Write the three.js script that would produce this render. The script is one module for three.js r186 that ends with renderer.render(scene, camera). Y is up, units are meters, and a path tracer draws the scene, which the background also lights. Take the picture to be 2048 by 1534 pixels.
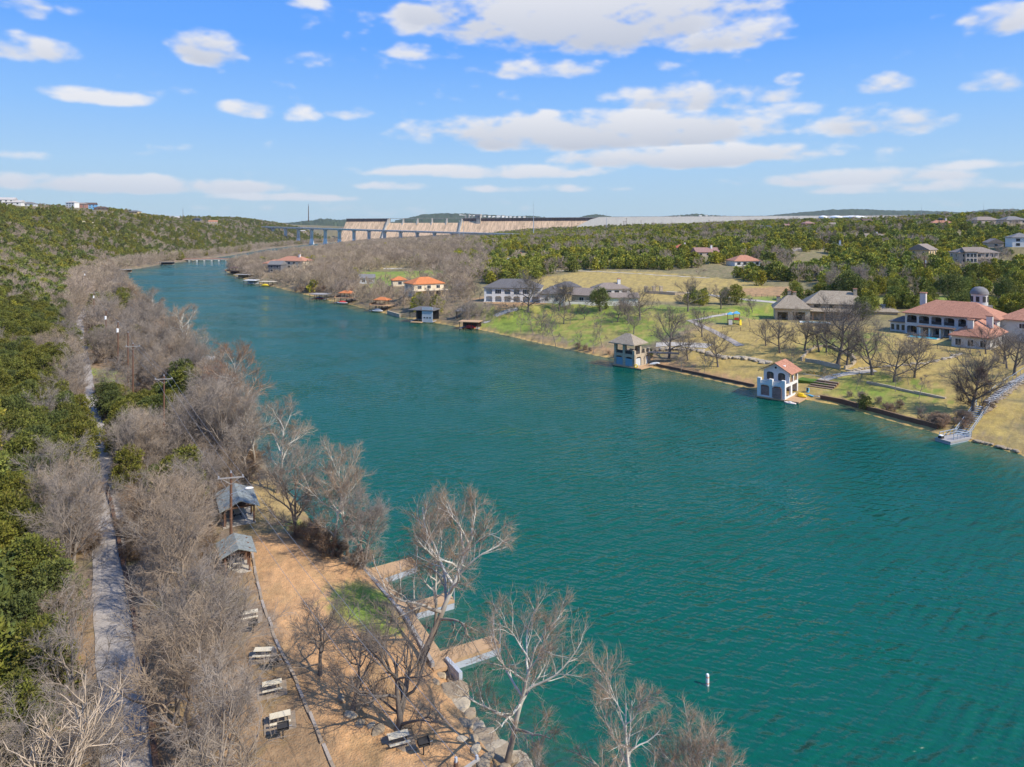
import * as THREE from 'three';
import { mergeGeometries } from 'three/addons/utils/BufferGeometryUtils.js';

// ---------------------------------------------------------------- camera, sky, sun, exposure
const F = 1366, HZ = 459, CX = 1024, CAMH = 40;             // focal length, horizon row and centre column of the photograph, flying height
const scene = new THREE.Scene();
const camera = new THREE.PerspectiveCamera(2 * Math.atan(1075 / F) * 180 / Math.PI, 2048 / 2150, 0.5, 12000);
camera.position.set(0, CAMH, 0); camera.lookAt(0, CAMH, -100);
camera.setViewOffset(2048, 2150, 0, 616, 2048, 1534);        // level lens shifted down, verticals stay upright
camera.updateMatrixWorld(); camera.updateProjectionMatrix();
const renderer = new THREE.WebGLRenderer({ antialias: true });
renderer.toneMapping = THREE.LinearToneMapping;
renderer.toneMappingExposure = 1.1;
renderer.shadowMap.enabled = true;
const SUN_AZ = 28 * Math.PI / 180, SUN_EL = 43 * Math.PI / 180;
const sunDir = new THREE.Vector3(Math.cos(SUN_AZ) * Math.cos(SUN_EL), Math.sin(SUN_EL), Math.sin(SUN_AZ) * Math.cos(SUN_EL));
const sun = new THREE.DirectionalLight(new THREE.Color().setRGB(1, 0.93, 0.80), 5.0);
sun.position.copy(sunDir).multiplyScalar(800); sun.target.position.set(0, 0, 0);
sun.castShadow = true; sun.shadow.radius = 1; sun.shadow.mapSize.set(4096, 4096);
Object.assign(sun.shadow.camera, { left: -500, right: 500, top: 500, bottom: -500, near: 1, far: 2500 });
scene.add(sun, sun.target);

// ---------------------------------------------------------------- small helpers
function rng(seed) { let s = seed >>> 0; return () => { s = (s + 0x6D2B79F5) | 0; let t = Math.imul(s ^ (s >>> 15), 1 | s); t = (t + Math.imul(t ^ (t >>> 7), 61 | t)) ^ t; return ((t ^ (t >>> 14)) >>> 0) / 4294967296; }; }
const PERM = new Uint16Array(65536); { const r = rng(7); for (let i = 0; i < 65536; i++) PERM[i] = r() * 65536; }
const hash2 = (i, j) => PERM[(PERM[i & 65535] + j) & 65535] / 65536;
function noise(x, y) { const i = Math.floor(x), j = Math.floor(y); let u = x - i, v = y - j; u = u * u * (3 - 2 * u); v = v * v * (3 - 2 * v); const a = hash2(i, j), b = hash2(i + 1, j), c = hash2(i, j + 1), d = hash2(i + 1, j + 1); return a + (b - a) * u + (c - a) * v + (a - b - c + d) * u * v; }
function fbm(x, y, n = 4) { let s = 0, a = 0.5, t = 0; for (let k = 0; k < n; k++) { s += a * noise(x, y); t += a; a *= 0.5; x = x * 2.03 + 17.3; y = y * 2.03 + 9.1; } return s / t; }
const clamp = (v, a = 0, b = 1) => v < a ? a : v > b ? b : v;
const smooth = (a, b, v) => { v = clamp((v - a) / (b - a)); return v * v * (3 - 2 * v); };
const mix = (a, b, t) => a + (b - a) * t;
const V = (x, y, z) => new THREE.Vector3(x, y, z);
const lin = (r, g, b) => new THREE.Color().setRGB(r, g, b);
const P = (px, py, e = 0) => { const d = (CAMH - e) * F / (py - HZ); return V((px - CX) / F * d, e, -d); };        // where the sight line meets a level plane
const D = (px, py, d) => V((px - CX) / F * d, CAMH - (py - HZ) / F * d, -d);                                       // a point at a known distance
const taken = new Map();
function numbered(name) { const n = taken.get(name) || 0; taken.set(name, n + 1); return n ? name + '_' + String(n).padStart(3, '0') : name; }
function tag(o, label, category, group, kind) { if (label) o.userData.label = label; if (category) o.userData.category = category; if (group) o.userData.group = group; if (kind) o.userData.kind = kind; return o; }
function thing(name, label, category, pos = [0, 0, 0], turn = 0, group) { const o = new THREE.Group(); o.name = numbered(name); o.position.set(...(pos.isVector3 ? [pos.x, pos.y, pos.z] : pos)); o.rotation.y = turn; scene.add(o); return tag(o, label, category, group); }
function mesh(name, geo, mat, parent) { const m = new THREE.Mesh(geo, mat); m.name = parent ? name : numbered(name); m.castShadow = m.receiveShadow = true; (parent || scene).add(m); return m; }
function structure(name, geo, mat) { const m = mesh(name, geo, mat); m.userData.kind = 'structure'; return m; }
function copyOf(o, pos, turn, scale) { const c = o.clone(); c.name = numbered(o.userData.base || o.name.replace(/_\d{3}$/, '')); scene.add(c); if (pos) c.position.copy(pos); if (turn !== undefined) c.rotation.y = turn; if (scale) c.scale.setScalar(scale); return c; }

// geometry collector: boxes, bars, tubes, polygons with flat faces and uv in metres
class Geo {
  constructor() { this.p = []; this.c = null; }
  tri(a, b, c) { this.p.push(...a, ...b, ...c); return this; }
  quad(a, b, c, d) { this.tri(a, b, c); return this.tri(a, c, d); }
  poly(pts) { for (let i = 1; i < pts.length - 1; i++) this.tri(pts[0], pts[i], pts[i + 1]); return this; }
  box(cx, cy, cz, sx, sy, sz, ry = 0) {                      // centre and size
    const c = Math.cos(ry), s = Math.sin(ry), q = (x, y, z) => [cx + c * x * sx / 2 + s * z * sz / 2, cy + y * sy / 2, cz - s * x * sx / 2 + c * z * sz / 2];
    const v = [q(-1, -1, -1), q(1, -1, -1), q(1, 1, -1), q(-1, 1, -1), q(-1, -1, 1), q(1, -1, 1), q(1, 1, 1), q(-1, 1, 1)];
    for (const [a, b, d, e] of [[4, 5, 6, 7], [1, 0, 3, 2], [5, 1, 2, 6], [0, 4, 7, 3], [7, 6, 2, 3], [0, 1, 5, 4]]) this.quad(v[a], v[b], v[d], v[e]);
    return this;
  }
  slab(x0, x1, y0, y1, z0, z1) { return this.box((x0 + x1) / 2, (y0 + y1) / 2, (z0 + z1) / 2, x1 - x0, y1 - y0, z1 - z0); }
  tube(a, b, r0, r1 = r0, n = 6, caps = true) {
    const d = V(b[0] - a[0], b[1] - a[1], b[2] - a[2]).normalize(), u = Math.abs(d.y) < 0.9 ? V(0, 1, 0).cross(d).normalize() : V(1, 0, 0).cross(d).normalize(), w = d.clone().cross(u);
    const ring = (o, r) => Array.from({ length: n }, (_, k) => { const t = k / n * 2 * Math.PI, c = Math.cos(t) * r, s = Math.sin(t) * r; return [o[0] + u.x * c + w.x * s, o[1] + u.y * c + w.y * s, o[2] + u.z * c + w.z * s]; });
    const A = ring(a, r0), B = ring(b, r1);
    for (let k = 0; k < n; k++) { const m = (k + 1) % n; this.quad(A[k], A[m], B[m], B[k]); }
    if (caps) { this.poly(A.slice().reverse()); this.poly(B); }
    return this;
  }
  prism(pts, y0, y1) {                                        // plan outline [x, z] counter-clockwise from above
    this.poly(pts.map(([x, z]) => [x, y1, z])); this.poly(pts.map(([x, z]) => [x, y0, z]).reverse());
    for (let i = 0; i < pts.length; i++) { const a = pts[i], b = pts[(i + 1) % pts.length]; this.quad([a[0], y0, a[1]], [b[0], y0, b[1]], [b[0], y1, b[1]], [a[0], y1, a[1]]); }
    return this;
  }
  geo() {
    const g = new THREE.BufferGeometry(), p = new Float32Array(this.p), uv = new Float32Array(p.length / 3 * 2);
    g.setAttribute('position', new THREE.BufferAttribute(p, 3)); g.computeVertexNormals();
    const n = g.attributes.normal.array;
    for (let i = 0; i < p.length / 3; i++) { const ax = Math.abs(n[3 * i]), ay = Math.abs(n[3 * i + 1]), az = Math.abs(n[3 * i + 2]), x = p[3 * i], y = p[3 * i + 1], z = p[3 * i + 2]; if (ay > ax && ay > az) { uv[2 * i] = x; uv[2 * i + 1] = z; } else if (ax > az) { uv[2 * i] = z; uv[2 * i + 1] = y; } else { uv[2 * i] = x; uv[2 * i + 1] = y; } }
    g.setAttribute('uv', new THREE.BufferAttribute(uv, 2)); return g;
  }
  build(name, mat, parent) { return mesh(name, this.geo(), mat, parent); }
}
const boxGeo = (cx, cy, cz, sx, sy, sz, ry) => new Geo().box(cx, cy, cz, sx, sy, sz, ry).geo();

// tiling textures: value 0..1 of (u, v) on a wrapped lattice
function wrapNoise(n, seed) { const r = rng(seed), t = new Float32Array(n * n); for (let i = 0; i < t.length; i++) t[i] = r(); return (x, y) => { x = ((x % 1) + 1) % 1 * n; y = ((y % 1) + 1) % 1 * n; const i = Math.floor(x), j = Math.floor(y); let u = x - i, v = y - j; u = u * u * (3 - 2 * u); v = v * v * (3 - 2 * v); const a = t[j % n * n + i % n], b = t[j % n * n + (i + 1) % n], c = t[(j + 1) % n * n + i % n], d = t[(j + 1) % n * n + (i + 1) % n]; return a + (b - a) * u + (c - a) * v + (a - b - c + d) * u * v; }; }
function texture(size, fn, srgb, metres) {
  const data = new Uint8Array(size * size * 4);
  for (let j = 0; j < size; j++) for (let i = 0; i < size; i++) { const c = fn(i / size, j / size), k = 4 * (j * size + i); data[k] = clamp(c[0]) * 255; data[k + 1] = clamp(c[1]) * 255; data[k + 2] = clamp(c[2]) * 255; data[k + 3] = 255; }
  const t = new THREE.DataTexture(data, size, size); t.wrapS = t.wrapT = THREE.RepeatWrapping; t.magFilter = THREE.LinearFilter; t.minFilter = THREE.LinearMipmapLinearFilter; t.generateMipmaps = true;
  if (srgb) t.colorSpace = THREE.SRGBColorSpace; t.repeat.set(1 / metres, 1 / metres); t.needsUpdate = true; return t;
}

// ---------------------------------------------------------------- sky: air and fair-weather clouds, computed for the whole dome
{
  const W = 4096, H = 2048, data = new Float32Array(W * H * 4);
  const dirOf = (px, py) => { const v = V((px - CX) / F, -(py - HZ) / F, -1).normalize(); return [Math.atan2(v.x, -v.z), Math.asin(v.y)]; };
  // cloud banks: centre direction, half width and half height in radians, thickness
  const list = [[1150, 45, 370, 84, 1.25], [930, 30, 150, 60, 1.0], [1440, 75, 150, 38, .85], [860, 105, 90, 22, .7], [1080, 140, 140, 26, .9], [40, 15, 60, 34, .9], [60, 100, 95, 34, .95], [415, 100, 80, 40, .95], [190, 195, 120, 18, .8], [495, 220, 68, 20, .9], [705, 228, 55, 18, .9], [1180, 268, 390, 46, 1.35], [1370, 316, 310, 28, 1.3], [1400, 200, 210, 34, .75], [1560, 225, 90, 20, .7], [1770, 245, 140, 38, .85], [1780, 168, 70, 28, .9], [1990, 165, 90, 30, .9], [2000, 45, 90, 40, .8], [1580, 160, 40, 16, .8], [980, 345, 280, 17, .8], [790, 372, 80, 12, .6], [230, 370, 330, 22, .75], [40, 315, 80, 16, .6], [1700, 358, 300, 20, .8], [1950, 332, 130, 12, .6], [1830, 375, 330, 16, .6], [610, 5, 50, 18, .7], [1310, 135, 45, 16, .5], [600, 230, 60, 14, .45], [1100, 378, 200, 10, .4], [560, 395, 160, 9, .4]];
  const banks = list.map(([x, y, w, h, k]) => { const [a, e] = dirOf(x, y), [a1] = dirOf(x + w, y), [, e1] = dirOf(x, y - h); return [a, e, Math.abs(a1 - a) * 1.12, Math.abs(e1 - e) * 1.15, h < 23 && y > 300 ? k + .45 : k]; });
  const r = rng(91);
  for (let n = 0; n < 150; n++) {                            // the same kind of clouds all round, thinner and flatter towards the horizon
    const e = 0.03 + Math.pow(r(), 1.3) * 1.3, az = (r() * 2 - 1) * Math.PI, s = 0.35 + r(), w = s * (0.05 + 0.09 * r()) * (0.7 + 0.6 * e) / Math.max(0.3, Math.cos(e)), h = s * (0.006 + 0.05 * Math.min(e, 0.6)) * (0.6 + 0.7 * r()), k = 0.55 + 0.5 * r();
    if (Math.abs(az) - w * 1.3 > 0.66 || e - h * 1.3 > 0.36) banks.push([az, e, w, h, k]);
  }
  const cells = Array.from({ length: 128 * 64 }, () => []);
  banks.forEach((b, n) => { for (let j = 0; j < 64; j++) for (let i = 0; i < 128; i++) { const az = (i + .5) / 128 * 2 * Math.PI - Math.PI, e = (j + .5) / 64 * Math.PI / 2; let da = Math.abs(az - b[0]); if (da > Math.PI) da = 2 * Math.PI - da; if (da < b[2] * 1.7 + 0.06 && Math.abs(e - b[1]) < b[3] * 2 + 0.04) cells[j * 128 + i].push(b); } });
  const stops = [[0, .45, .60, .69], [.03, .43, .59, .71], [.09, .37, .58, .82], [.16, .255, .50, .90], [.26, .135, .375, .92], [.36, .10, .32, .90], [.6, .10, .31, .86], [1.0, .085, .26, .74], [1.6, .08, .24, .68]];
  for (let j = 0; j < H; j++) {
    const e = (j + .5) / H * Math.PI - Math.PI / 2;
    let s = 0; while (s < stops.length - 2 && stops[s + 1][0] < e) s++;
    const t = clamp((e - stops[s][0]) / (stops[s + 1][0] - stops[s][0])), base = [1, 2, 3].map((c) => mix(stops[s][c], stops[s + 1][c], t));
    for (let i = 0; i < W; i++) {
      const k = 4 * (j * W + i); data[k + 3] = 1;
      if (e <= 0) { data[k] = .22; data[k + 1] = .25; data[k + 2] = .24; continue; }
      let c0 = base[0], c1 = base[1], c2 = base[2];
      // atan2(x, -z): three samples u = atan2(z, x) / 2pi + 0.5
      const u = (i + .5) / W, th = (u - .5) * 2 * Math.PI, az = Math.atan2(Math.cos(th), -Math.sin(th));
      const cell = cells[Math.min(63, Math.floor(e / (Math.PI / 2) * 64)) * 128 + Math.min(127, Math.floor((az + Math.PI) / (2 * Math.PI) * 128))];
      if (cell.length) {
        let body = 0, under = 0;
        for (const b of cell) {
          let da = az - b[0]; if (da > Math.PI) da -= 2 * Math.PI; if (da < -Math.PI) da += 2 * Math.PI;
          const x = da / b[2], y = (e - b[1]) / b[3];
          const rr = x * x + (y > 0 ? y * y * .9 : y * y * 1.7), q = 1 - .85 * rr * Math.sqrt(rr);
          if (q > -1.3) { const v = q * 1.05 * b[4]; if (v > body) { body = v; under = clamp(.5 - y * .55) * smooth(.006, .03, b[3]) ; } }
        }
        const n1 = fbm(az * 15 + 40 + .7 * noise(az * 11, e * 30), e * 30 + 7 + .5 * noise(az * 14 + 9, e * 40), 6), n2 = fbm(az * 38 + 3, e * 100 + 5, 6);
        const dens = Math.pow(smooth(-.06, .80, body + (n1 - .5) * 1.75 + (n2 - .5) * 1.1 - .36), 1.2);
        if (dens > 0 && body > -1) {
          const shade = 1 - .5 * under * smooth(.25, 1.2, body + (n1 - .5) * 1.2), haze = smooth(0, .13, e), a = dens * mix(.72, .94, haze);
          const w0 = mix(.63, .80, haze) * mix(.97, shade, .9), w1 = mix(.655, .805, haze) * mix(.97, shade, .8), w2 = mix(.73, .83, haze) * mix(1, shade, .62);
          c0 = mix(c0, w0, a); c1 = mix(c1, w1, a); c2 = mix(c2, w2, a);
        }
      }
      data[k] = c0; data[k + 1] = c1; data[k + 2] = c2;
    }
  }
  const sky = new THREE.DataTexture(data, W, H, THREE.RGBAFormat, THREE.FloatType);
  sky.mapping = THREE.EquirectangularReflectionMapping; sky.magFilter = sky.minFilter = THREE.LinearFilter; sky.needsUpdate = true;
  scene.background = sky; scene.environment = sky; scene.environmentIntensity = 1; scene.backgroundIntensity = 1;
}

// ---------------------------------------------------------------- the lie of the land
const XZ = (list) => list.map(([px, py]) => { const v = P(px, py); return [v.x, v.z]; });
const SHORE_A = [[420, 330], [280, 220], [110, 50], [48, -16], [16, -41], ...XZ([[1040, 1534], [985, 1478], [935, 1420], [900, 1370], [872, 1305], [815, 1215], [760, 1148], [712, 1124], [660, 1092], [630, 1050], [590, 1000], [556, 966], [515, 905], [468, 850], [425, 800], [382, 745], [345, 700], [308, 655], [278, 620], [254, 590], [235, 564], [229, 551], [242, 543], [285, 536], [335, 527.5], [373, 523]]), [-413, -934], [-440, -1100], [-500, -1400], [-540, -1800], [-560, -2280]];
const SHORE_B = [[600, 250], [400, 150], [210, -25], [132, -92], ...XZ([[2048, 911], [1990, 894], [1935, 881], [1880, 868], [1830, 855], [1750, 832], [1690, 812], [1640, 804], [1600, 797], [1520, 781], [1460, 768], [1400, 754], [1310, 736], [1250, 722], [1190, 710], [1130, 697], [1070, 684], [1010, 670], [985, 664], [940, 656], [890, 649], [850, 641], [800, 634], [770, 626], [735, 619], [700, 609], [660, 601], [620, 591], [590, 584], [550, 574], [510, 566], [480, 555], [456, 545], [449, 540]]), [-305, -760], [-318, -870], [-330, -1000], [-350, -1200], [-380, -1500], [-390, -1800], [-380, -2280]];
const RIVER = [...SHORE_A, ...SHORE_B.slice().reverse()];
function segDist(line, x, z) { let best = 1e18; for (let i = 0; i < line.length - 1; i++) { const ax = line[i][0], az = line[i][1], bx = line[i + 1][0] - ax, bz = line[i + 1][1] - az; let t = ((x - ax) * bx + (z - az) * bz) / (bx * bx + bz * bz); t = t < 0 ? 0 : t > 1 ? 1 : t; const ex = x - ax - t * bx, ez = z - az - t * bz, q = ex * ex + ez * ez; if (q < best) best = q; } return Math.sqrt(best); }
function inside(poly, x, z) { let c = false; for (let i = 0, j = poly.length - 1; i < poly.length; j = i++) { const a = poly[i], b = poly[j]; if ((a[1] > z) !== (b[1] > z) && x < (b[0] - a[0]) * (z - a[1]) / (b[1] - a[1]) + a[0]) c = !c; } return c; }
const table = (pts) => (s) => { if (s <= pts[0][0]) return pts[0][1]; for (let i = 1; i < pts.length; i++) if (s < pts[i][0]) { const t = (s - pts[i - 1][0]) / (pts[i][0] - pts[i - 1][0]); return mix(pts[i - 1][1], pts[i][1], t); } return pts[pts.length - 1][1]; };
const eastBank = table([[0, 0], [1.2, .5], [3, 1.0], [12, 2.4], [30, 5], [60, 8], [100, 9.5], [200, 14], [300, 20], [450, 30], [650, 42], [900, 48], [2000, 52]]);
const westBank = table([[0, 0], [1, .7], [2.5, 1.5], [8, 2.2], [26, 2.6], [34, 3.2], [46, 6.2], [70, 14], [110, 29], [160, 48], [205, 60], [260, 67], [600, 72], [2000, 78]]);
const pads = [];                                             // level ground cut for roads and houses: x, z, reach, height
function where(x, z) { const a = segDist(SHORE_A, x, z), b = segDist(SHORE_B, x, z); return { west: a < b, s: Math.min(a, b), wet: inside(RIVER, x, z) }; }
function heightFrom(w, x, z) {
  const near = Math.hypot(x, z);
  if (w.wet) return -Math.min(6.5, .05 + w.s * (w.west ? .3 : .1) + .012 * w.s * w.s) - .25 * (noise(x * .5, z * .5) - .5) * Math.min(1, w.s);
  const roll = (fbm(x / 170 + 5, z / 170 + 3, 3) - .5), fine = noise(x * .35, z * .35) - .5;
  if (w.west) return westBank(w.s) + roll * 26 * smooth(60, 240, w.s) + fine * .35 * smooth(2, 8, w.s) - 5 * smooth(1200, 1900, -z) * smooth(60, 200, w.s);
  return eastBank(w.s) + roll * 16 * smooth(120, 420, w.s) + fine * .3 * smooth(2, 8, w.s) + 8 * smooth(420, 700, x) * smooth(250, 500, w.s);
}
const height = (x, z) => { const w = where(x, z); let h = heightFrom(w, x, z); for (const p of pads) { const d = Math.hypot(x - p[0], z - p[1]); if (d < p[2] * 1.6) h = mix(p[3], h, smooth(p[2], p[2] * 1.6, d)); } return h; };
function G(px, py, lift = 0) {                                // where the sight line meets the ground (or the water)
  const sx = (px - CX) / F, sy = (py - HZ) / F; let lo = 25;
  for (let d = 25; d < 3500; d *= 1.01) { if (CAMH - sy * d < Math.max(0, height(sx * d, -d)) + lift) { let hi = d; for (let k = 0; k < 18; k++) { const m = (lo + hi) / 2; if (CAMH - sy * m < Math.max(0, height(sx * m, -m)) + lift) hi = m; else lo = m; } return V(sx * hi, CAMH - sy * hi, -hi); } lo = d; }
  return D(px, py, 3500);
}
const onGround = (x, z, lift = 0) => V(x, height(x, z) + lift, z);
const region = (list) => list.map(([px, py]) => { const v = G(px, py); return [v.x, v.z]; });

// ---------------------------------------------------------------- where the houses stand (their level plots are cut into the ground below)
// name, label, column and row of the middle of the front foot, distance, width, depth, floors, turn, roof form, roof colour, wall colour, extras
const HOUSES = [
  ['stone_house', 'two storey house of yellow limestone with grey gabled roof on the wooded hill', 1866, 519, 440, 17, 12, 2, .75, 'gable', 'taupe', 'limestone', { win: 3, side: 2 }],
  ['hillside_house', 'large beige house with tall window bay and hipped taupe roof on the hill', 1958, 527, 395, 21, 12, 2, -.15, 'hip', 'taupe', 'beige', { win: 5, side: 2, bay: 1, porch: 1 }],
  ['ranch_house', 'long low grey roofed house with end chimney deep in the woods', 1735, 482, 640, 40, 14, 1, -.2, 'hip', 'taupe', 'beige', { win: 5, chimney: 1, wing: 1 }],
  ['slate_house', 'white house under a steep dark blue slate roof', 1672, 512, 520, 15, 22, 2, -.35, 'hip', 'slate', 'white', { win: 2, side: 3, chimney: 1 }],
  ['hip_roof_house', 'low white house with a broad orange brown hipped roof', 1496, 532, 450, 18, 14, 1, .1, 'hip', 'clay', 'white', { win: 4 }],
  ['brown_roof_house', 'house with dusky pink gabled roof and white chimney among the oaks', 1416, 513, 520, 18, 11, 1, .1, 'gable', 'rose', 'beige', { win: 3, chimney: 1 }],
  ['red_roof_house', 'cream house with bright red roof and a tall white chimney', 1364, 503, 600, 13, 11, 1, -.1, 'hip', 'red', 'cream', { win: 2, chimney: 1 }],
  ['pale_blue_house', 'small blue roofed white house with twin gables on the green rise', 1530, 461, 900, 19, 11, 1, .1, 'gable', 'slate', 'white', { win: 3 }],
  ['brick_house', 'red brown house with two chimneys above the pale blue house', 1573, 456, 930, 14, 10, 1, -.2, 'hip', 'rose', 'rosewall', { win: 2, chimney: 1 }],
  ['brick_house', 'square pink brick house with hipped red roof near the white tanks', 1620, 456, 930, 15, 11, 2, .2, 'hip', 'rose', 'rosewall', { win: 2 }],
  ['yellow_house', 'yellow two storey house with arched porch below the white tanks', 1671, 459, 880, 18, 11, 2, .15, 'hip', 'taupe', 'yellow', { win: 3 }],
  ['orange_roof_house', 'little orange roof with white chimney in the green trees', 1545, 478, 760, 10, 9, 1, .2, 'hip', 'clay', 'cream', { chimney: 1, win: 1 }],
  ['orange_roof_house', 'plain rust red roof without chimney among the green trees', 1623, 473, 780, 13, 10, 1, .1, 'hip', 'red', 'cream', { win: 2 }],
  ['hilltop_house', 'wide house with orange clay roof and dark cupola on the hilltop', 1886, 452, 720, 20, 13, 1, -.2, 'hip', 'clay', 'cream', { chimney: 1, win: 3 }],
  ['hilltop_house', 'wide taupe roofed house half hidden on the hilltop', 1978, 447, 680, 26, 14, 1, .1, 'hip', 'taupe', 'beige', { win: 4 }],
  ['hilltop_house', 'grey roofed hilltop house with a dark garage opening', 2034, 447, 640, 20, 14, 1, 0, 'hip', 'slategrey', 'beige', { win: 3 }],
  ['wooded_house', 'house with faded pink roof nearly swallowed by bare trees', 1797, 460, 730, 20, 12, 1, .1, 'hip', 'rose', 'beige', { win: 2 }],
  ['wooded_house', 'pale cottage with ivy and grey gable beside the big beige house', 1992, 495, 470, 9, 10, 1, -.3, 'gable', 'taupe', 'beige', { win: 1 }],
  ['wooded_house', 'large grey roofed house with a white dormer wall past the pale cottage', 2046, 494, 450, 12, 12, 2, -.3, 'hip', 'slategrey', 'white', { win: 2 }],
  ['dark_cabin', 'dark brown timber cabin on the hill crest', 1737, 447, 900, 14, 9, 1, .2, 'gable', 'bark', 'bark', { win: 1 }],
  ['garden_house', 'little yellow house with red roof behind the long metal sheds', 1040, 521, 700, 10, 9, 2, .1, 'hip', 'red', 'yellow', { win: 1 }],
  ['river_mansion', 'cream stucco mansion with orange tiled roof on the wooded point', 578, 537, 560, 26, 14, 2, -.3, 'hip', 'clay', 'cream', { win: 5, side: 2, chimney: 1, wing: 1 }],
  ['river_house', 'dark shingled house with white corner posts beside the cream mansion', 549, 545, 545, 11, 9, 2, -.2, 'gable', 'slategrey', 'dusk', { win: 2 }],
  ['orange_villa', 'two storey cream villa with bright orange tiled roof and columned terrace', 858, 592, 345, 16.5, 12, 2, .55, 'hip', 'orange', 'cream', { win: 3, side: 2, porch: 1 }],
  ['villa_annex', 'small orange tiled outbuilding half hidden behind trees by the villa', 800, 572, 380, 8, 7, 1, .3, 'hip', 'orange', 'cream', { win: 1 }],
  ['grey_cottage', 'pale blue grey cottage between bare trees', 734, 567, 420, 9, 7, 1, .2, 'gable', 'slategrey', 'palegrey', { win: 2 }],
  ['grey_cottage', 'long pale roofed cottage behind the bare trees', 795, 551, 560, 22, 8, 1, .1, 'gable', 'pale', 'palegrey', { win: 3 }],
  ['white_mansion', 'broad white two storey mansion with hipped charcoal roofs and arched porches', 1024, 604, 303, 25, 14, 2, -.12, 'hip', 'charcoal', 'white', { win: 7, side: 2, arches: 1, wing: 1 }],
  ['garden_pavilion', 'square open pavilion with charcoal hipped roof beside the white mansion', 1138, 588, 322, 11, 9, 1, .05, 'hip', 'charcoal', 'open', {}],
  ['gabled_guest_house', 'beige gabled guest house with white terrace wall', 1163, 606, 292, 9, 9, 1, -.45, 'gable', 'taupe', 'beige', { win: 1 }],
  ['white_ranch_house', 'low white house with tan roof and stubby white chimney', 1226, 592, 318, 16, 10, 1, .1, 'hip', 'taupe', 'white', { win: 4, chimney: 1 }],
  ['white_garage', 'long low white garage behind bare trees on the lawn', 1240, 611, 288, 15, 6, 1, -.05, 'gable', 'taupe', 'white', { win: 0 }],
];
for (let k = 0; k < 6; k++) HOUSES.push(['metal_shed', 'long low shed with blue white metal roof, one of six in a row', 1003 + k * 15, 536 - k * 2.2, 560 + k * 22, 9, 15, 1, .5, 'gable', k % 2 ? 'pale' : 'metal', 'palegrey', { win: 1, group: 'metal roofed sheds' }]);
const RIDGE = [[12, 404, 'white', 'pale', 'white house high on the ridge end', 2], [24, 417, 'white', 'pale', 'flat white bungalow below the ridge end', 1], [52, 427, 'palegrey', 'slategrey', 'modern house with grey overhanging roof on the ridge', 1], [140, 428, 'white', 'pale', 'tall white house with pale roof on the ridge', 3], [158, 427, 'rosewall', 'taupe', 'red brown terrace house beside the tall white house', 2], [180, 433, 'bluewall', 'bark', 'dark roofed house with bright blue lower wall', 2], [202, 433, 'bark', 'bark', 'dark brown house next to the blue walled house', 1], [266, 437, 'limestone', 'slategrey', 'low limestone house on the bushy ridge', 1], [303, 436, 'beige', 'taupe', 'beige house above a rocky scar on the ridge', 1], [348, 438, 'white', 'pale', 'small white house where the ridge dips', 1], [392, 440, 'dusk', 'slate', 'dark blue roofed house where the ridge dips', 1], [426, 440, 'beige', 'clay', 'tan house with rusty roof where the ridge dips', 1], [605, 440, 'limestone', 'pale', 'flat limestone house under the dark mast', 1]];
for (const [px, py, wall, roof, label, fl] of RIDGE) { let d = 800, best = -9; const m = (px - CX) / F; for (let q = px < 500 ? 450 : 1400; q < (px < 500 ? 1700 : 2250); q *= 1.01) { const v = (height(m * q, -q) - CAMH) / q; if (v > best) { best = v; d = q; } } d *= .985; HOUSES.push(['ridge_house', label, px, HZ - (height(m * d, -d) + 2.2 - CAMH) / d * F, d, 13 + (px % 5) * 1.6 + d / 300, 10, fl, -.2 + (px % 7) * .1, px % 3 ? 'hip' : 'gable', roof, wall, { win: 3 }]); }
for (const h of HOUSES) { const p = D(h[2], h[3], h[4]); h.pos = p; const reach = Math.max(h[5], h[6]) * .62; pads.push([p.x, p.z - h[6] * .3, reach + 2, p.y - .1]); }
const MANSION = { a: D(1797, 664, 216), turn: 0 };            // filled by its builder
pads.push([133, -214, 26, 7.6]);                              // red tiled mansion
pads.push([P(1612, 640, 6.6).x, P(1612, 640, 6.6).z - 4, 17, 6.4]); // grey stone house

// ---------------------------------------------------------------- ground, river
const grain = (() => { const a = wrapNoise(16, 1), b = wrapNoise(64, 2), c = wrapNoise(256, 3), d = wrapNoise(512, 4); return texture(1024, (u, v) => { const n = .30 * a(u, v) + .25 * b(u, v) + .25 * c(u, v) + .20 * d(u, v), q = .5 + .72 * (n - .1), w = (c(u + .3, v + .1) - .5) * .10; return [q + w, q, q - w]; }, false, 26); })();
const roads = [];                                             // [outline points x z], filled below
const PLAZA = region([[486, 1092], [505, 1066], [540, 1056], [585, 1072], [640, 1100], [700, 1126], [762, 1160], [860, 1300], [905, 1375], [960, 1445], [1035, 1540], [650, 1540], [600, 1420], [575, 1330], [545, 1240], [505, 1140]]);
const GREENS = [region([[640, 1185], [690, 1165], [760, 1172], [795, 1225], [800, 1265], [740, 1270], [690, 1240], [655, 1225]]), region([[560, 1045], [600, 1040], [640, 1075], [610, 1075]]), region([[170, 735], [235, 742], [262, 790], [215, 780]])];
const STRAW = region([[470, 1050], [500, 960], [560, 972], [600, 1010], [650, 1080], [560, 1060], [510, 1068]]);
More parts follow.
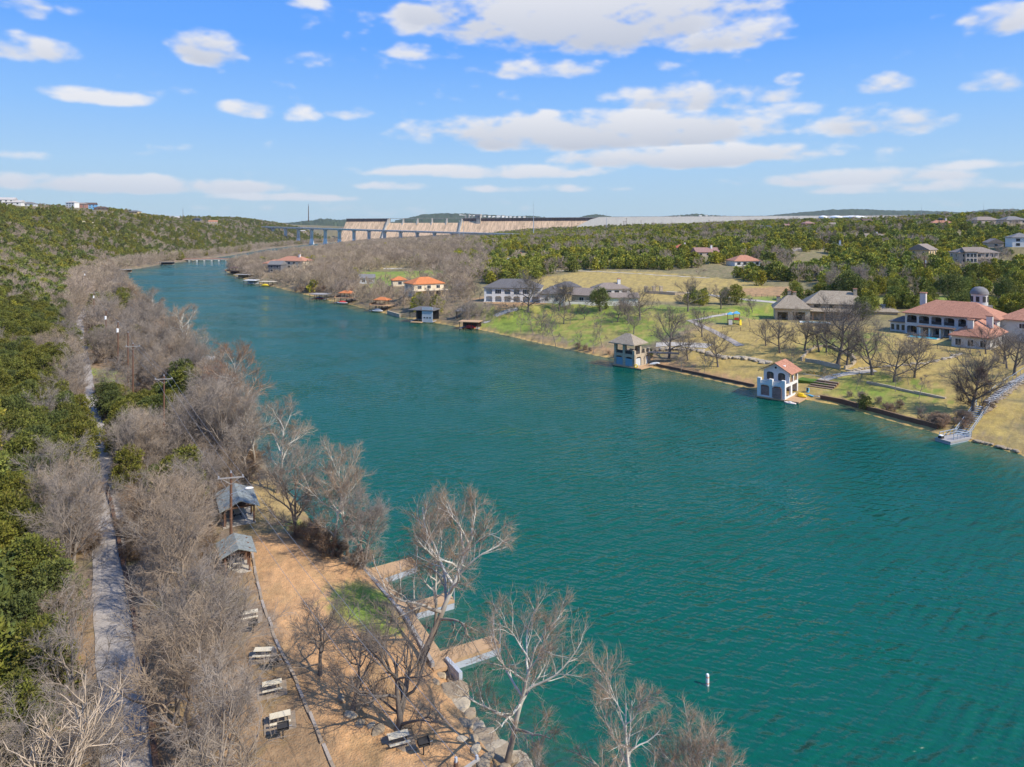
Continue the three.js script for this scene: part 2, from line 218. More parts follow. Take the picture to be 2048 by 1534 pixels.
const LAWN = [region([[955, 652], [975, 625], [1010, 604], [1100, 590], [1170, 606], [1300, 612], [1420, 612], [1570, 603], [1570, 628], [1460, 640], [1380, 652], [1330, 672], [1240, 690], [1180, 692], [1090, 672], [1010, 664]]), region([[1500, 588], [1590, 592], [1560, 606], [1440, 604]]), region([[1600, 690], [1700, 660], [1760, 668], [1740, 700], [1660, 706]]), region([[1650, 760], [1760, 745], [1880, 790], [1880, 835], [1760, 805], [1660, 790]]), region([[1740, 596], [1860, 592], [2048, 600], [2048, 622], [1850, 612], [1750, 612]]), region([[1170, 524], [1240, 520], [1238, 530], [1180, 534]]), region([[700, 545], [880, 540], [900, 560], [760, 590]])];
const DRY = [region([[1080, 556], [1180, 540], [1330, 545], [1480, 560], [1600, 590], [1580, 600], [1300, 604], [1100, 596], [1040, 575]]), region([[1330, 690], [1420, 655], [1530, 640], [1700, 650], [1790, 668], [2048, 700], [2048, 905], [1900, 870], [1640, 800], [1400, 750]])];
const DIRT = [region([[1470, 578], [1560, 572], [1620, 585], [1600, 592], [1500, 592]]), region([[1130, 700], [1230, 712], [1320, 735], [1500, 778], [1510, 760], [1400, 738], [1300, 715], [1180, 694]]), region([[930, 600], [1000, 590], [1100, 610], [1000, 625]]), region([[150, 660], [180, 690], [190, 720], [165, 735], [155, 700]])];
const mixc = (c, d, t) => { c[0] += (d[0] - c[0]) * t; c[1] += (d[1] - c[1]) * t; c[2] += (d[2] - c[2]) * t; };
function soft(poly, x, z, f) { let n = 0; for (let k = 0; k < 5; k++) { const a = k * 1.257; n += inside(poly, x + f * Math.cos(a) * (k ? 1 : 0), z + f * Math.sin(a) * (k ? 1 : 0)) ? .2 : 0; } return n; }
const bounds = (poly) => { const xs = poly.map((p) => p[0]), zs = poly.map((p) => p[1]); return [Math.min(...xs) - 12, Math.max(...xs) + 12, Math.min(...zs) - 12, Math.max(...zs) + 12]; };
const areas = [[PLAZA, [.52, .295, .135], 2], [STRAW, [.34, .235, .09], 2.5], ...GREENS.map((p) => [p, [.19, .25, .035], 1.6]), ...DRY.map((p) => [p, [.41, .295, .085], 5]), ...LAWN.map((p) => [p, [.19, .245, .03], 5]), ...DIRT.map((p) => [p, [.40, .235, .105], 3])].map((a) => [...a, bounds(a[0])]);
function groundColor(x, z, w, h) {
  const n1 = fbm(x * .09, z * .09, 3), n2 = fbm(x * .6 + 31, z * .6, 3), n3 = noise(x * 2.3, z * 2.3);
  if (w.wet) { const c = w.west ? [.15, .12, .08] : [.58, .37, .11], q = w.s + (n2 - .5) * 3.5 + (n1 - .5) * 5; mixc(c, [.09, .17, .05], smooth(2.5, 6.5, q)); mixc(c, [.002, .112, .070], smooth(5, 12, q)); return c; }
  const far = smooth(30, 60, w.s), c = w.west ? [mix(.205, .15, far), mix(.15, .125, far), mix(.10, .07, far)] : [mix(.22, .23, far), mix(.165, .185, far), mix(.10, .085, far)];
  mixc(c, [.30, .205, .11], smooth(.5, .62, n1) * .7 * (1 - .7 * far)); mixc(c, [.16, .145, .05], smooth(.52, .66, n2) * .6);
  if (w.s < 4 && w.s >= 0) mixc(c, w.west ? [.20, .155, .09] : [.36, .24, .09], smooth(4, 1, w.s) * .8);
  if (w.west && w.s < 34 && z > -260) mixc(c, [.30, .18, .09], .55 * smooth(.38, .55, n1));
  for (const [poly, col, f, b] of areas) if (x > b[0] && x < b[1] && z > b[2] && z < b[3]) { const jx = (n2 - .5) * f * 3, jz = (n1 - .5) * f * 3, t = soft(poly, x + jx, z + jz, f * .5); if (t) { const cc = col.slice(); if (col[1] > col[0]) mixc(cc, [.33, .26, .07], smooth(.42, .66, n1 * .5 + n2 * .5) * .85); else mixc(cc, [.24, .17, .08], smooth(.5, .7, n2) * .4); mixc(c, cc, t); } }
  const g = .86 + .28 * n3; c[0] *= g; c[1] *= g; c[2] *= g; return c;
}
function buildGround() {
  const ang = []; for (let a = -180; a < -48; a += 6) ang.push(a); for (let i = 0; i <= 760; i++) ang.push(-48 + 96 * i / 760); for (let a = 54; a <= 180; a += 6) ang.push(a);
  const rad = [1, 12, 24]; for (let r = 30; r < 2600; r *= 1.0118) rad.push(r); rad.push(3500, 6000, 9000);
  const nA = ang.length, nR = rad.length, pos = new Float32Array(nA * nR * 3), col = new Float32Array(nA * nR * 3), uv = new Float32Array(nA * nR * 2), idx = new Uint32Array((nA - 1) * (nR - 1) * 6);
  for (let j = 0; j < nR; j++) for (let i = 0; i < nA; i++) {
    const a = ang[i] * Math.PI / 180, x = Math.sin(a) * rad[j], z = -Math.cos(a) * rad[j], k = j * nA + i, w = where(x, z);
    let h = heightFrom(w, x, z); for (const p of pads) { const d = Math.hypot(x - p[0], z - p[1]); if (d < p[2] * 1.6) h = mix(p[3], h, smooth(p[2], p[2] * 1.6, d)); }
    if (rad[j] > 3000) h = Math.min(h, 45);
    pos.set([x, h, z], 3 * k); uv.set([x, z], 2 * k);
    const c = groundColor(x, z, w, h); col.set([c[0] * 1.32, c[1] * 1.32, c[2] * 1.32], 3 * k);
  }
  let q = 0; for (let j = 0; j < nR - 1; j++) for (let i = 0; i < nA - 1; i++) { const a = j * nA + i, b = a + 1, c = a + nA, d = c + 1; idx.set([a, b, d, a, d, c], q); q += 6; }
  const g = new THREE.BufferGeometry(); g.setAttribute('position', new THREE.BufferAttribute(pos, 3)); g.setAttribute('color', new THREE.BufferAttribute(col, 3)); g.setAttribute('uv', new THREE.BufferAttribute(uv, 2)); g.setIndex(new THREE.BufferAttribute(idx, 1)); g.computeVertexNormals();
  const m = new THREE.MeshStandardMaterial({ vertexColors: true, roughness: 1, map: grain, bumpMap: grain, bumpScale: .18 });
  structure('ground', g, m);
}
const waterWaves = (() => {                                   // wind ripples: trains of short waves at slightly different headings
  const r = rng(5), N = 1024, T = 40, hgt = new Float32Array(N * N), waves = [];
  for (let k = 0; k < 46; k++) { const L = .5 * Math.pow(5.5, r()), head = 1.45 + (r() - .5) * 1.5; let fx = Math.round(T / L * Math.cos(head)), fy = Math.round(T / L * Math.sin(head)); if (!fx && !fy) fy = 1; waves.push([fx, fy, r() * 6.28, Math.pow(L, .8)]); }
  const env = wrapNoise(10, 8), chop = wrapNoise(170, 9);
  for (let j = 0; j < N; j++) for (let i = 0; i < N; i++) { const u = i / N, v = j / N; let s = 0; for (const [fx, fy, ph, a] of waves) s += a * Math.sin(6.28318 * (fx * u + fy * v) + ph); hgt[j * N + i] = s * (.55 + .9 * env(u, v)) + (chop(u, v) - .5) * 5; }
  let lo = 1e9, hi = -1e9; for (const v of hgt) { if (v < lo) lo = v; if (v > hi) hi = v; }
  return texture(N, (u, v) => { const q = (hgt[Math.round(v * N) * N + Math.round(u * N)] - lo) / (hi - lo); return [q, q, q]; }, false, T);
})();
const windPatches = (() => { const a = wrapNoise(7, 61), b = wrapNoise(22, 62), c = wrapNoise(60, 63); return texture(512, (u, v) => { const n = .5 * a(u, v * 3) + .32 * b(u, v * 2) + .18 * c(u, v), q = .05 + .2 * smooth(.35, .68, n); return [q, q, q]; }, false, 260); })();   // gusts roughen the water in patches
{
  const g = new THREE.PlaneGeometry(1500, 2700, 1, 1); g.rotateX(-Math.PI / 2); g.translate(-150, 0, -950);
  const p = g.attributes.position, u = g.attributes.uv; for (let i = 0; i < p.count; i++) u.setXY(i, p.getX(i), p.getZ(i));
  const m = new THREE.MeshPhysicalMaterial({ color: lin(.0006, .110, .076), roughness: 1, roughnessMap: windPatches, ior: 1.333, specularIntensity: 1, transparent: true, opacity: .66, bumpMap: waterWaves, bumpScale: .36 });
  structure('river', g, m);
}
buildGround(); console.log("ground done");

// ---------------------------------------------------------------- roads and paths (sheets that follow the ground)
const asphalt = (() => { const a = wrapNoise(24, 11), b = wrapNoise(90, 12), c = wrapNoise(340, 13); return texture(512, (u, v) => { const n = .45 + .25 * a(u, v) + .2 * b(u, v) + .3 * c(u, v); return [n, n * .97, n * .94]; }, false, 9); })();
function strip(name, pts, width, mat, lift, step = 1.5) {      // pts: world x z
  const line = [], cur = new THREE.CatmullRomCurve3(pts.map(([x, z]) => V(x, 0, z))), n = Math.max(2, Math.round(cur.getLength() / step)), pos = [], uv = [], idx = [];
  for (let i = 0; i <= n; i++) {
    const p = cur.getPointAt(i / n), t = cur.getTangentAt(i / n), w = typeof width === 'function' ? width(i / n) : width; line.push([p.x, p.z]);
    for (let k = 0; k <= 4; k++) { const o = (k / 4 - .5) * w * (1 + (k % 4 ? 0 : .16 * (noise(i * .7, k) - .5))), x = p.x - t.z * o, z = p.z + t.x * o; pos.push(x, height(x, z) + lift, z); uv.push(x, z); }
    if (i) for (let k = 0; k < 4; k++) { const a = (i - 1) * 5 + k, b = a + 1, c = a + 5, d = c + 1; idx.push(a, c, d, a, d, b); }
  }
  const g = new THREE.BufferGeometry(); g.setAttribute('position', new THREE.Float32BufferAttribute(pos, 3)); g.setAttribute('uv', new THREE.Float32BufferAttribute(uv, 2)); g.setIndex(idx); g.computeVertexNormals();
  mat.side = THREE.DoubleSide; structure(name, g, mat); roads.push(line); return line;
}
const ROAD = region([[262, 1700], [258, 1534], [246, 1420], [234, 1280], [222, 1180], [218, 1090], [213, 1000], [200, 920], [184, 830], [172, 770], [166, 720], [160, 680], [158, 650], [175, 620], [200, 590]]);
strip('gravel_road', [[-22, -20], ...ROAD], 3.3, new THREE.MeshStandardMaterial({ color: lin(.46, .42, .385), roughness: 1, map: asphalt, bumpMap: asphalt, bumpScale: .03 }), .07);
const keepOut = [];                                           // [x, z, radius] where houses stand and no tree grows

// ---------------------------------------------------------------- tree makers
class Wood {
  constructor() { this.p = []; this.c = []; this.i = []; }
  path(pts, rad, n, col) {
    const base = this.p.length / 3, u = V(0, 0, 0), w = V(0, 0, 0), d = V(0, 0, 0);
    for (let k = 0; k < pts.length; k++) {
      d.copy(pts[Math.min(k + 1, pts.length - 1)]).sub(pts[Math.max(k - 1, 0)]).normalize();
      u.set(.31, .2, .93).cross(d).normalize(); w.copy(d).cross(u);
      const c = col(pts[k], rad[k]);
      for (let m = 0; m < n; m++) { const t = m / n * 6.2832, a = Math.cos(t) * rad[k], b = Math.sin(t) * rad[k]; this.p.push(pts[k].x + u.x * a + w.x * b, pts[k].y + u.y * a + w.y * b, pts[k].z + u.z * a + w.z * b); this.c.push(c[0], c[1], c[2]); }
      if (k) for (let m = 0; m < n; m++) { const a = base + (k - 1) * n + m, b = base + (k - 1) * n + (m + 1) % n, c2 = a + n, d2 = b + n; this.i.push(a, b, d2, a, d2, c2); }
    }
  }
  twig(a, b, r, col) { this.path([a, b], [r, r * .25], 3, () => col); }
  leaf(x, y, z, q, s, l, col) {                               // a spray: two narrow faces crossing
    const base = this.p.length / 3, [ax, ay, az, bx, by, bz] = q;
    this.p.push(x - ax * s, y - ay * s, z - az * s, x + ax * s, y + ay * s, z + az * s, x + bx * l, y + by * l, z + bz * l);
    for (let k = 0; k < 3; k++) this.c.push(col[0], col[1], col[2]); this.i.push(base, base + 1, base + 2);
  }
  geo() { const g = new THREE.BufferGeometry(); g.setAttribute('position', new THREE.Float32BufferAttribute(this.p, 3)); g.setAttribute('color', new THREE.Float32BufferAttribute(this.c, 3)); g.setIndex(this.i); g.computeVertexNormals(); return g; }
}
function walk(r, from, dir, len, segs, wob, rise) { const pts = [from.clone()], d = dir.clone(), p = from.clone(), st = len / segs; for (let k = 0; k < segs; k++) { d.x += (r() - .5) * wob; d.y += (r() - .5) * wob + rise; d.z += (r() - .5) * wob; d.normalize(); p.addScaledVector(d, st); pts.push(p.clone()); } return pts; }
const taper = (pts, r0, r1) => pts.map((_, k) => mix(r0, r1, k / (pts.length - 1)));
function aim(r, dir, angle) { const u = V(r() - .5, r() - .5, r() - .5).cross(dir).normalize(); return dir.clone().multiplyScalar(Math.cos(angle)).addScaledVector(u, Math.sin(angle)).normalize(); }
// a leafless tree: o = { h, fork (share of bare trunk), spread, r, limbs, kids, sub, twigs, twLen, twR, wob, lean, bark(p, r), tip, rise, stems }
function bareTree(seed, o) {
  const r = rng(seed), trunk = new Wood(), crown = new Wood(), bark = o.bark;
  for (let st = 0; st < (o.stems || 1); st++) {
    const lean = V((r() - .5) * .25 + (o.lean?.[0] || 0), 1, (r() - .5) * .25 + (o.lean?.[1] || 0)).normalize(); if (o.stems > 1) lean.add(V(Math.cos(st * 2.4) * .32, 0, Math.sin(st * 2.4) * .32)).normalize();
    const T = walk(r, V(st * .25, -.35, 0), lean, o.h * (o.leader ?? .8), 9, .16 * (o.wob || 1), .03), R = T.map((_, k) => o.r * mix(1, .2, k / 9) * (k ? 1 : 1.35));
    trunk.path(T, R, 7, bark);
    for (let l = 0; l < o.limbs; l++) {
      const t = mix(o.fork, .98, (l + r() * .6) / o.limbs), kk = Math.min(8.99, t * 9), k0 = Math.floor(kk), at = T[k0].clone().lerp(T[k0 + 1], kk - k0), az = l * 2.4 + r() * .9 + st, up = mix(.35, 1.25, Math.pow((l + .5) / o.limbs, .8)) * (o.rise ?? 1);
      const dir = V(Math.cos(az), up, Math.sin(az)).normalize(), sh = 1 - .55 * Math.abs(t - .55) , len = o.spread * (.75 + .5 * r()) * sh * (1 + .25 * (1 - t)), r0 = Math.min(R[k0] * .72, o.r * .44 * (len / o.spread));
      const L = walk(r, at, dir, len, 6, .42 * (o.wob || 1), .05); trunk.path(L, taper(L, r0, r0 * .28), 5, bark);
      for (let k = 0; k < o.kids; k++) {
        const u = .22 + .78 * (k + r() * .8) / o.kids, q = Math.min(5.99, u * 6), q0 = Math.floor(q), a = L[q0].clone().lerp(L[q0 + 1], q - q0), dl = L[q0 + 1].clone().sub(L[q0]).normalize();
        const bd = aim(r, dl, .45 + r() * .5); bd.y += .16; bd.normalize(); const bl = len * (.58 - .24 * u) * (.7 + .6 * r()), br = Math.max(o.twR * 1.8, r0 * mix(.5, .26, u));
        const B = walk(r, a, bd, bl, 4, .5 * (o.wob || 1), .05); crown.path(B, taper(B, br, o.twR * 1.2), 4, bark);
        for (let s = 0; s < o.sub; s++) {
          const v = .15 + .85 * (s + r()) / o.sub, w = Math.min(3.99, v * 4), w0 = Math.floor(w), b = B[w0].clone().lerp(B[w0 + 1], w - w0), db = B[w0 + 1].clone().sub(B[w0]).normalize();
          const sd = aim(r, db, .4 + r() * .55); sd.y += .1; sd.normalize(); const sl = bl * (.56 - .2 * v) * (.7 + .7 * r()) + .2;
          const S = walk(r, b, sd, sl, 2, .5, .04); crown.path(S, taper(S, o.twR * 1.25, o.twR * .8), 3, (p) => o.tip(r(), p));
          for (let t2 = 0; t2 < o.twigs; t2++) { const x = r() * 1.99, x0 = Math.floor(x), c = S[x0].clone().lerp(S[x0 + 1], x - x0), e = aim(r, sd, .3 + r() * .8); crown.twig(c, c.clone().addScaledVector(e, o.twLen * (.5 + r())), o.twR * .8, o.tip(r(), c)); }
        }
      }
    }
  }
  return [trunk.geo(), crown.geo()];
}
// a leafy evergreen: lobes of small sprays round a forked trunk
function leafTree(seed, o) {
  const r = rng(seed), trunk = new Wood(), crown = new Wood(), lobes = [], bark = (p) => [.13, .095, .07];
  const T = walk(r, V(0, -.4, 0), V((r() - .5) * .2, 1, (r() - .5) * .2).normalize(), o.h * .75, 6, .2, .02); trunk.path(T, taper(T, o.h * .028, o.h * .008), 6, bark);
  for (let l = 0; l < o.lobes; l++) {
    const t = (l + .5) / o.lobes, y = mix(o.low ?? .22, .93, t) * o.h, ring = o.r * Math.sqrt(Math.max(.05, 1 - Math.pow((t - .32) / .72, 2))) * (o.cone ? 1.1 - .75 * t : 1), az = l * 2.4 + r(), rr = ring * (.25 + .5 * r());
    const c = V(Math.cos(az) * rr, y + (r() - .5) * .1 * o.h, Math.sin(az) * rr), rad = o.r * (.30 + .24 * r()) * (1 - .25 * t); lobes.push([c, rad, .78 + .44 * r()]);
    const L = walk(r, T[Math.min(5, Math.floor(t * 5))], c.clone().sub(T[Math.min(5, Math.floor(t * 5))]).normalize(), c.distanceTo(T[Math.min(5, Math.floor(t * 5))]), 3, .2, 0); trunk.path(L, taper(L, o.h * .009, o.h * .003), 4, bark);
  }
  const per = Math.round(o.leaves / lobes.length);
  for (const [c, rad, tone] of lobes) for (let k = 0; k < per; k++) {
    const az = r() * 6.283, cy = r() * 1.75 - .75, cr = Math.sqrt(Math.max(0, 1 - cy * cy)), q = rad * (.55 + .5 * Math.sqrt(r())) * (1 + .22 * Math.sin(az * 3 + cy * 5)), dx = Math.cos(az) * cr, dz = Math.sin(az) * cr;
    const x = c.x + dx * q, y = c.y + cy * q * .85, z = c.z + dz * q;
    const b = V(dx + (r() - .5) * 1.6, cy + (r() - .3) * 1.6, dz + (r() - .5) * 1.6).normalize(), a = V(r() - .5, r() - .5, r() - .5).cross(b).normalize(), s = o.size * (.6 + .8 * r()), v = tone * (.72 + .56 * r()), col = o.tone(r());
    crown.leaf(x, y, z, [a.x, a.y, a.z, b.x, b.y, b.z], s * .5, s * 1.25, [col[0] * v, col[1] * v, col[2] * v]);
  }
  return [trunk.geo(), crown.geo()];
}
const barkMat = new THREE.MeshStandardMaterial({ vertexColors: true, roughness: .95 });
const leafMat = new THREE.MeshStandardMaterial({ vertexColors: true, roughness: .85, side: THREE.DoubleSide });
const tint = (c, r) => { const m = barkMat.clone(); m.color.setRGB(...c); return m; };
const greyBark = (p) => { const n = .8 + .4 * noise(p.y * 3 + p.x, p.z * 3); return [.28 * n, .23 * n, .175 * n]; };
const greyTip = (v) => { const n = .75 + .5 * v; return [.34 * n, .283 * n, .22 * n]; };
const darkBark = (p) => { const n = .75 + .5 * noise(p.y * 3 + p.x, p.z * 3); return [.155 * n, .13 * n, .11 * n]; };
const darkTip = (v) => { const n = .7 + .6 * v; return [.20 * n, .165 * n, .135 * n]; };
const whiteBark = (p, rad) => { const n = noise(p.y * 1.6 + p.x * 2, p.z * 2 + p.y), k = smooth(1.5, 6.5, p.y + (n - .5) * 4), w = n > .74 ? .62 : 1; return [mix(.23, .62 * w, k), mix(.175, .58 * w, k), mix(.125, .50 * w, k)]; };
const rustTip = (v) => v > .86 ? [.40, .21, .07] : [.34 * (.75 + .5 * v), .265 * (.75 + .5 * v), .20 * (.75 + .5 * v)];
const olive = (v) => v < .12 ? [.24, .21, .035] : [mix(.115, .22, v), mix(.135, .215, v), mix(.010, .026, v)];
const oakGreen = (v) => [mix(.085, .18, v), mix(.115, .195, v), mix(.018, .036, v)];
function nearLine(lines, x, z, w) { return lines.some((l) => segDist(l, x, z) < w); }

// ---------------------------------------------------------------- materials for built things
const streaks = (() => { const a = wrapNoise(48, 21), b = wrapNoise(160, 22), c = wrapNoise(300, 23); return texture(512, (u, v) => { const n = .40 + .46 * a(u, v * .22) + .34 * b(u, v * .12) * a(u + .4, v) + .2 * (c(u, v) - .3); return [n, n * .985, n * .96]; }, false, 120); })();
const plaster = (() => { const a = wrapNoise(12, 31), b = wrapNoise(120, 32); return texture(256, (u, v) => { const n = .84 + .12 * a(u, v) + .08 * (b(u, v) - .5); return [n, n, n]; }, false, 6); })();
const tiles = (() => { const a = wrapNoise(60, 41), b = wrapNoise(14, 42), c = wrapNoise(200, 43); return texture(512, (u, v) => { const course = Math.abs((v * 32) % 1 - .5), q = a(u, Math.floor(v * 32) / 32 + .013), n = .60 + .34 * q + .14 * (b(u, v) - .5) - (course > .42 ? .12 : 0) + .1 * (c(u, v) - .5); return [n, n * (.9 + .1 * q), n * (.84 + .16 * q)]; }, false, 9); })();
const masonry = (() => { const a = wrapNoise(30, 51), b = wrapNoise(160, 52); return texture(256, (u, v) => { const row = Math.floor(v * 20), q = a(u + row * .37, row / 20 + .02), n = .62 + .36 * q + .12 * (b(u, v) - .5); return [n, n * .97, n * (.88 + .1 * q)]; }, false, 5); })();
const M = {}; const std = (k, c, map, rough = .9, extra = {}) => (M[k] = new THREE.MeshStandardMaterial({ color: lin(...c), roughness: rough, map: map || null, ...extra }));
std('white', [.80, .78, .74], plaster); std('cream', [.74, .62, .44], plaster); std('beige', [.52, .43, .35], plaster); std('yellow', [.66, .46, .17], plaster); std('limestone', [.66, .50, .27], masonry); std('rosewall', [.46, .24, .19], masonry); std('palegrey', [.58, .61, .63], plaster); std('dusk', [.17, .165, .17], plaster); std('bluewall', [.16, .42, .72], plaster); std('bark', [.12, .075, .055], plaster); std('open', [.5, .45, .38], plaster); std('fieldstone', [.60, .50, .37], masonry);
std('taupe', [.34, .285, .24], tiles); std('slate', [.065, .085, .11], tiles); std('slategrey', [.26, .26, .26], tiles); std('clay', [.60, .29, .18], tiles); std('rose', [.42, .25, .215], tiles); std('red', [.55, .16, .10], tiles); std('orange', [.78, .27, .09], tiles); std('charcoal', [.175, .17, .17], tiles); std('pale', [.62, .60, .57], tiles); std('metal', [.46, .56, .66], null, .45, { metalness: .3 }); std('shingle', [.42, .36, .27], tiles); std('terracotta', [.56, .27, .17], tiles); std('stucco', [.64, .615, .57], plaster); std('greenroof', [.30, .34, .33], tiles);
std('glass', [.03, .038, .045], null, .12); std('frame', [.70, .68, .64]); std('darkframe', [.06, .05, .045]); std('steel', [.42, .47, .52], null, .5, { metalness: .4 }); std('dark', [.035, .033, .033]); std('wood', [.27, .16, .09], plaster); std('polewood', [.17, .085, .05], plaster); std('deck', [.55, .35, .19], plaster); std('greydeck', [.40, .37, .34], plaster); std('float', [.44, .47, .52]); std('concrete', [.56, .52, .46], streaks); std('damface', [.84, .58, .36], streaks); std('damtop', [.22, .145, .11], streaks); std('riprap', [.52, .475, .385], grain); std('bridgegrey', [.76, .73, .67], streaks); std('whitepaint', [.82, .81, .78]); std('redpaint', [.62, .06, .05]); std('yellowplastic', [.85, .60, .02], null, .5); std('blueplastic', [.12, .42, .62], null, .5); std('tarp', [.18, .21, .26]); std('pool', [.05, .50, .60], null, .1); std('pinkboat', [.80, .68, .60], null, .5); std('rope', [.05, .05, .05]); std('wire', [.30, .30, .31], null, .5); std('rock', [.44, .34, .225], grain); std('palerock', [.58, .48, .34], grain); std('tablewood', [.74, .65, .48], plaster); std('orangeband', [.75, .18, .03]); std('ceramic', [.45, .47, .5], null, .4); std('teal', [.05, .30, .28]); std('carpaint', [.55, .03, .04], null, .3); std('flower', [.62, .34, .03]); std('gravel', [.46, .40, .34], asphalt); std('concretepath', [.60, .55, .47], asphalt); std('gardenbed', [.11, .085, .06], grain);
for (const k of ['damface', 'damtop', 'concrete', 'bridgegrey']) M[k].bumpMap = null;

// ---------------------------------------------------------------- the dam across the valley
const DAM_A = [-550, -2300], DAM_B = [718, -1900], DAM_L = Math.hypot(1268, 400), DAM_TURN = Math.atan2(-400, 1268), damAt = (px) => { const m = (px - CX) / F; return (m * 2300 + 550) / (1268 + 400 * m) * DAM_L; };
{
  const dam = thing('dam', 'long tan concrete gravity dam with gated spillway closing the valley', 'dam', [DAM_A[0], 0, DAM_A[1]], DAM_TURN);
  const TOP = 77, LIP = 66, CREST = 61.5, FOOT = -6, slope = (y) => (LIP - y) * .72, s0 = damAt(778), s1 = damAt(923), tw = damAt(958), end = damAt(1205);
  const wall = (x0, x1, name) => { const n = Math.max(1, Math.round((x1 - x0) / 17)); for (let k = 0; k < n; k++) { const a = mix(x0, x1, k / n) + .2, b = mix(x0, x1, (k + 1) / n) - .2, o = (k % 2) * .22; const g = new Geo(); g.quad([a, FOOT, slope(FOOT) + o], [b, FOOT, slope(FOOT) + o], [b, LIP, o], [a, LIP, o]); g.quad([a, FOOT, -8], [a, FOOT, slope(FOOT) + o], [a, LIP, o], [a, LIP, -8]); g.quad([b, FOOT, slope(FOOT) + o], [b, FOOT, -8], [b, LIP, -8], [b, LIP, o]); g.quad([a, LIP, o], [b, LIP, o], [b, LIP, -8], [a, LIP, -8]); g.build('dam_block', M.damface, dam); new Geo().slab(a, b, LIP, TOP - 1.6, -8, -1.2 + o).build('parapet_wall', M.damtop, dam); } };
  wall(-10, s0); wall(s1, end);
  for (const [a, b] of [[-10, s0], [s1, end]]) new Geo().slab(a, b, TOP - 1.6, TOP, -9, .8).build('crest_road', M.concrete, dam);
  const bays = 5, bw = (s1 - s0) / bays;
  for (let k = 0; k < bays; k++) { const a = s0 + k * bw + .3, b = a + bw - .6, g = new Geo(), prof = [[-8, CREST - 2], [-3, CREST], [2, CREST - .6], [6, CREST - 5], [slope(FOOT) + 4, FOOT]]; for (let i = 0; i < prof.length - 1; i++) { const [z0, y0] = prof[i], [z1, y1] = prof[i + 1]; g.quad([a, y1, z1], [b, y1, z1], [b, y0, z0], [a, y0, z0]); } g.build('spillway_bay', M.damface, dam); }
  for (let k = 0; k <= bays; k++) { const x = s0 + k * bw; const g = new Geo(), pr = [[-8, CREST - 14], [-8, TOP - .5], [-2.5, TOP - .5], [7.5, CREST - 5.5], [7.5, CREST - 14]]; const A = pr.map(([z, y]) => [x - 1.7, y, z]), B = pr.map(([z, y]) => [x + 1.7, y, z]); g.poly(A.slice().reverse()); g.poly(B); for (let i = 0; i < 5; i++) { const j = (i + 1) % 5; g.quad(A[i], A[j], B[j], B[i]); } g.build('spillway_pier', M.concrete, dam); }
  new Geo().slab(s0, s1, TOP - 1.2, TOP + .2, -7.5, -3.2).build('spillway_bridge', M.concrete, dam);
  for (const x of [s0 - 2, s1 + 3]) { const g = new Geo(), z0 = 3, z1 = slope(FOOT) + 9; g.quad([x - 2, FOOT, z1], [x + 2, FOOT, z1], [x + 2, LIP + 8, z0], [x - 2, LIP + 8, z0]); g.quad([x - 2, FOOT, 0], [x - 2, FOOT, z1], [x - 2, LIP + 8, z0], [x - 2, LIP + 8, 0]); g.quad([x + 2, FOOT, z1], [x + 2, FOOT, 0], [x + 2, LIP + 8, 0], [x + 2, LIP + 8, z0]); g.build('training_wall', M.concrete, dam); }
  const tower = new Geo().slab(tw - 6.5, tw + 6.5, LIP - 14, 85, -6, 6).build('gate_tower', M.concrete, dam);
  new Geo().slab(tw - 7.4, tw + 7.4, 85, 88.5, -7, 7).build('tower_cap', M.concrete, tower); for (const dx of [-4, 0, 4]) new Geo().slab(tw + dx - .8, tw + dx + .8, 72, 82, 6, 6.15).build('slot', M.dark, tower);
  for (let k = 0; k < 4; k++) { const x = damAt(930 + k * 7); new Geo().slab(x - 2.2, x + 2.2, TOP, TOP + 8 + (k % 2) * 4, -6, -2).build('hoist_frame', M.concrete, dam); }
  const bank = thing('embankment', 'wide grey riprap embankment continuing the dam', 'embankment', [DAM_A[0], 0, DAM_A[1]], DAM_TURN), e0 = damAt(1152), e1 = DAM_L + 420, n = 40, g = new Geo();
  for (let k = 0; k < n; k++) { const a = mix(e0, e1, k / n), b = mix(e0, e1, (k + 1) / n), ya = Math.min(TOP, 40 + (a - e0) * .62), yb = Math.min(TOP, 40 + (b - e0) * .62), z = (y) => 6 + (TOP - y) * 2.0; for (let j = 0; j < 4; j++) { const y = (t, top) => mix(0, top, t), w = (i, m) => (noise(i * 1.3, m * 2.1) - .5) * 3; g.quad([a, y(j / 4, ya), z(y(j / 4, ya)) + w(k, j)], [b, y(j / 4, yb), z(y(j / 4, yb)) + w(k + 1, j)], [b, y((j + 1) / 4, yb), z(y((j + 1) / 4, yb)) + w(k + 1, j + 1)], [a, y((j + 1) / 4, ya), z(y((j + 1) / 4, ya)) + w(k, j + 1)]); } g.quad([a, ya, z(ya)], [b, yb, z(yb)], [b, yb, -14], [a, ya, -14]); }
  g.build('rock_slope', M.riprap, bank); new Geo().slab(e0 + 62, e1, TOP + .1, TOP + 1.1, 2, 4).build('crest_kerb', M.concrete, bank);
}
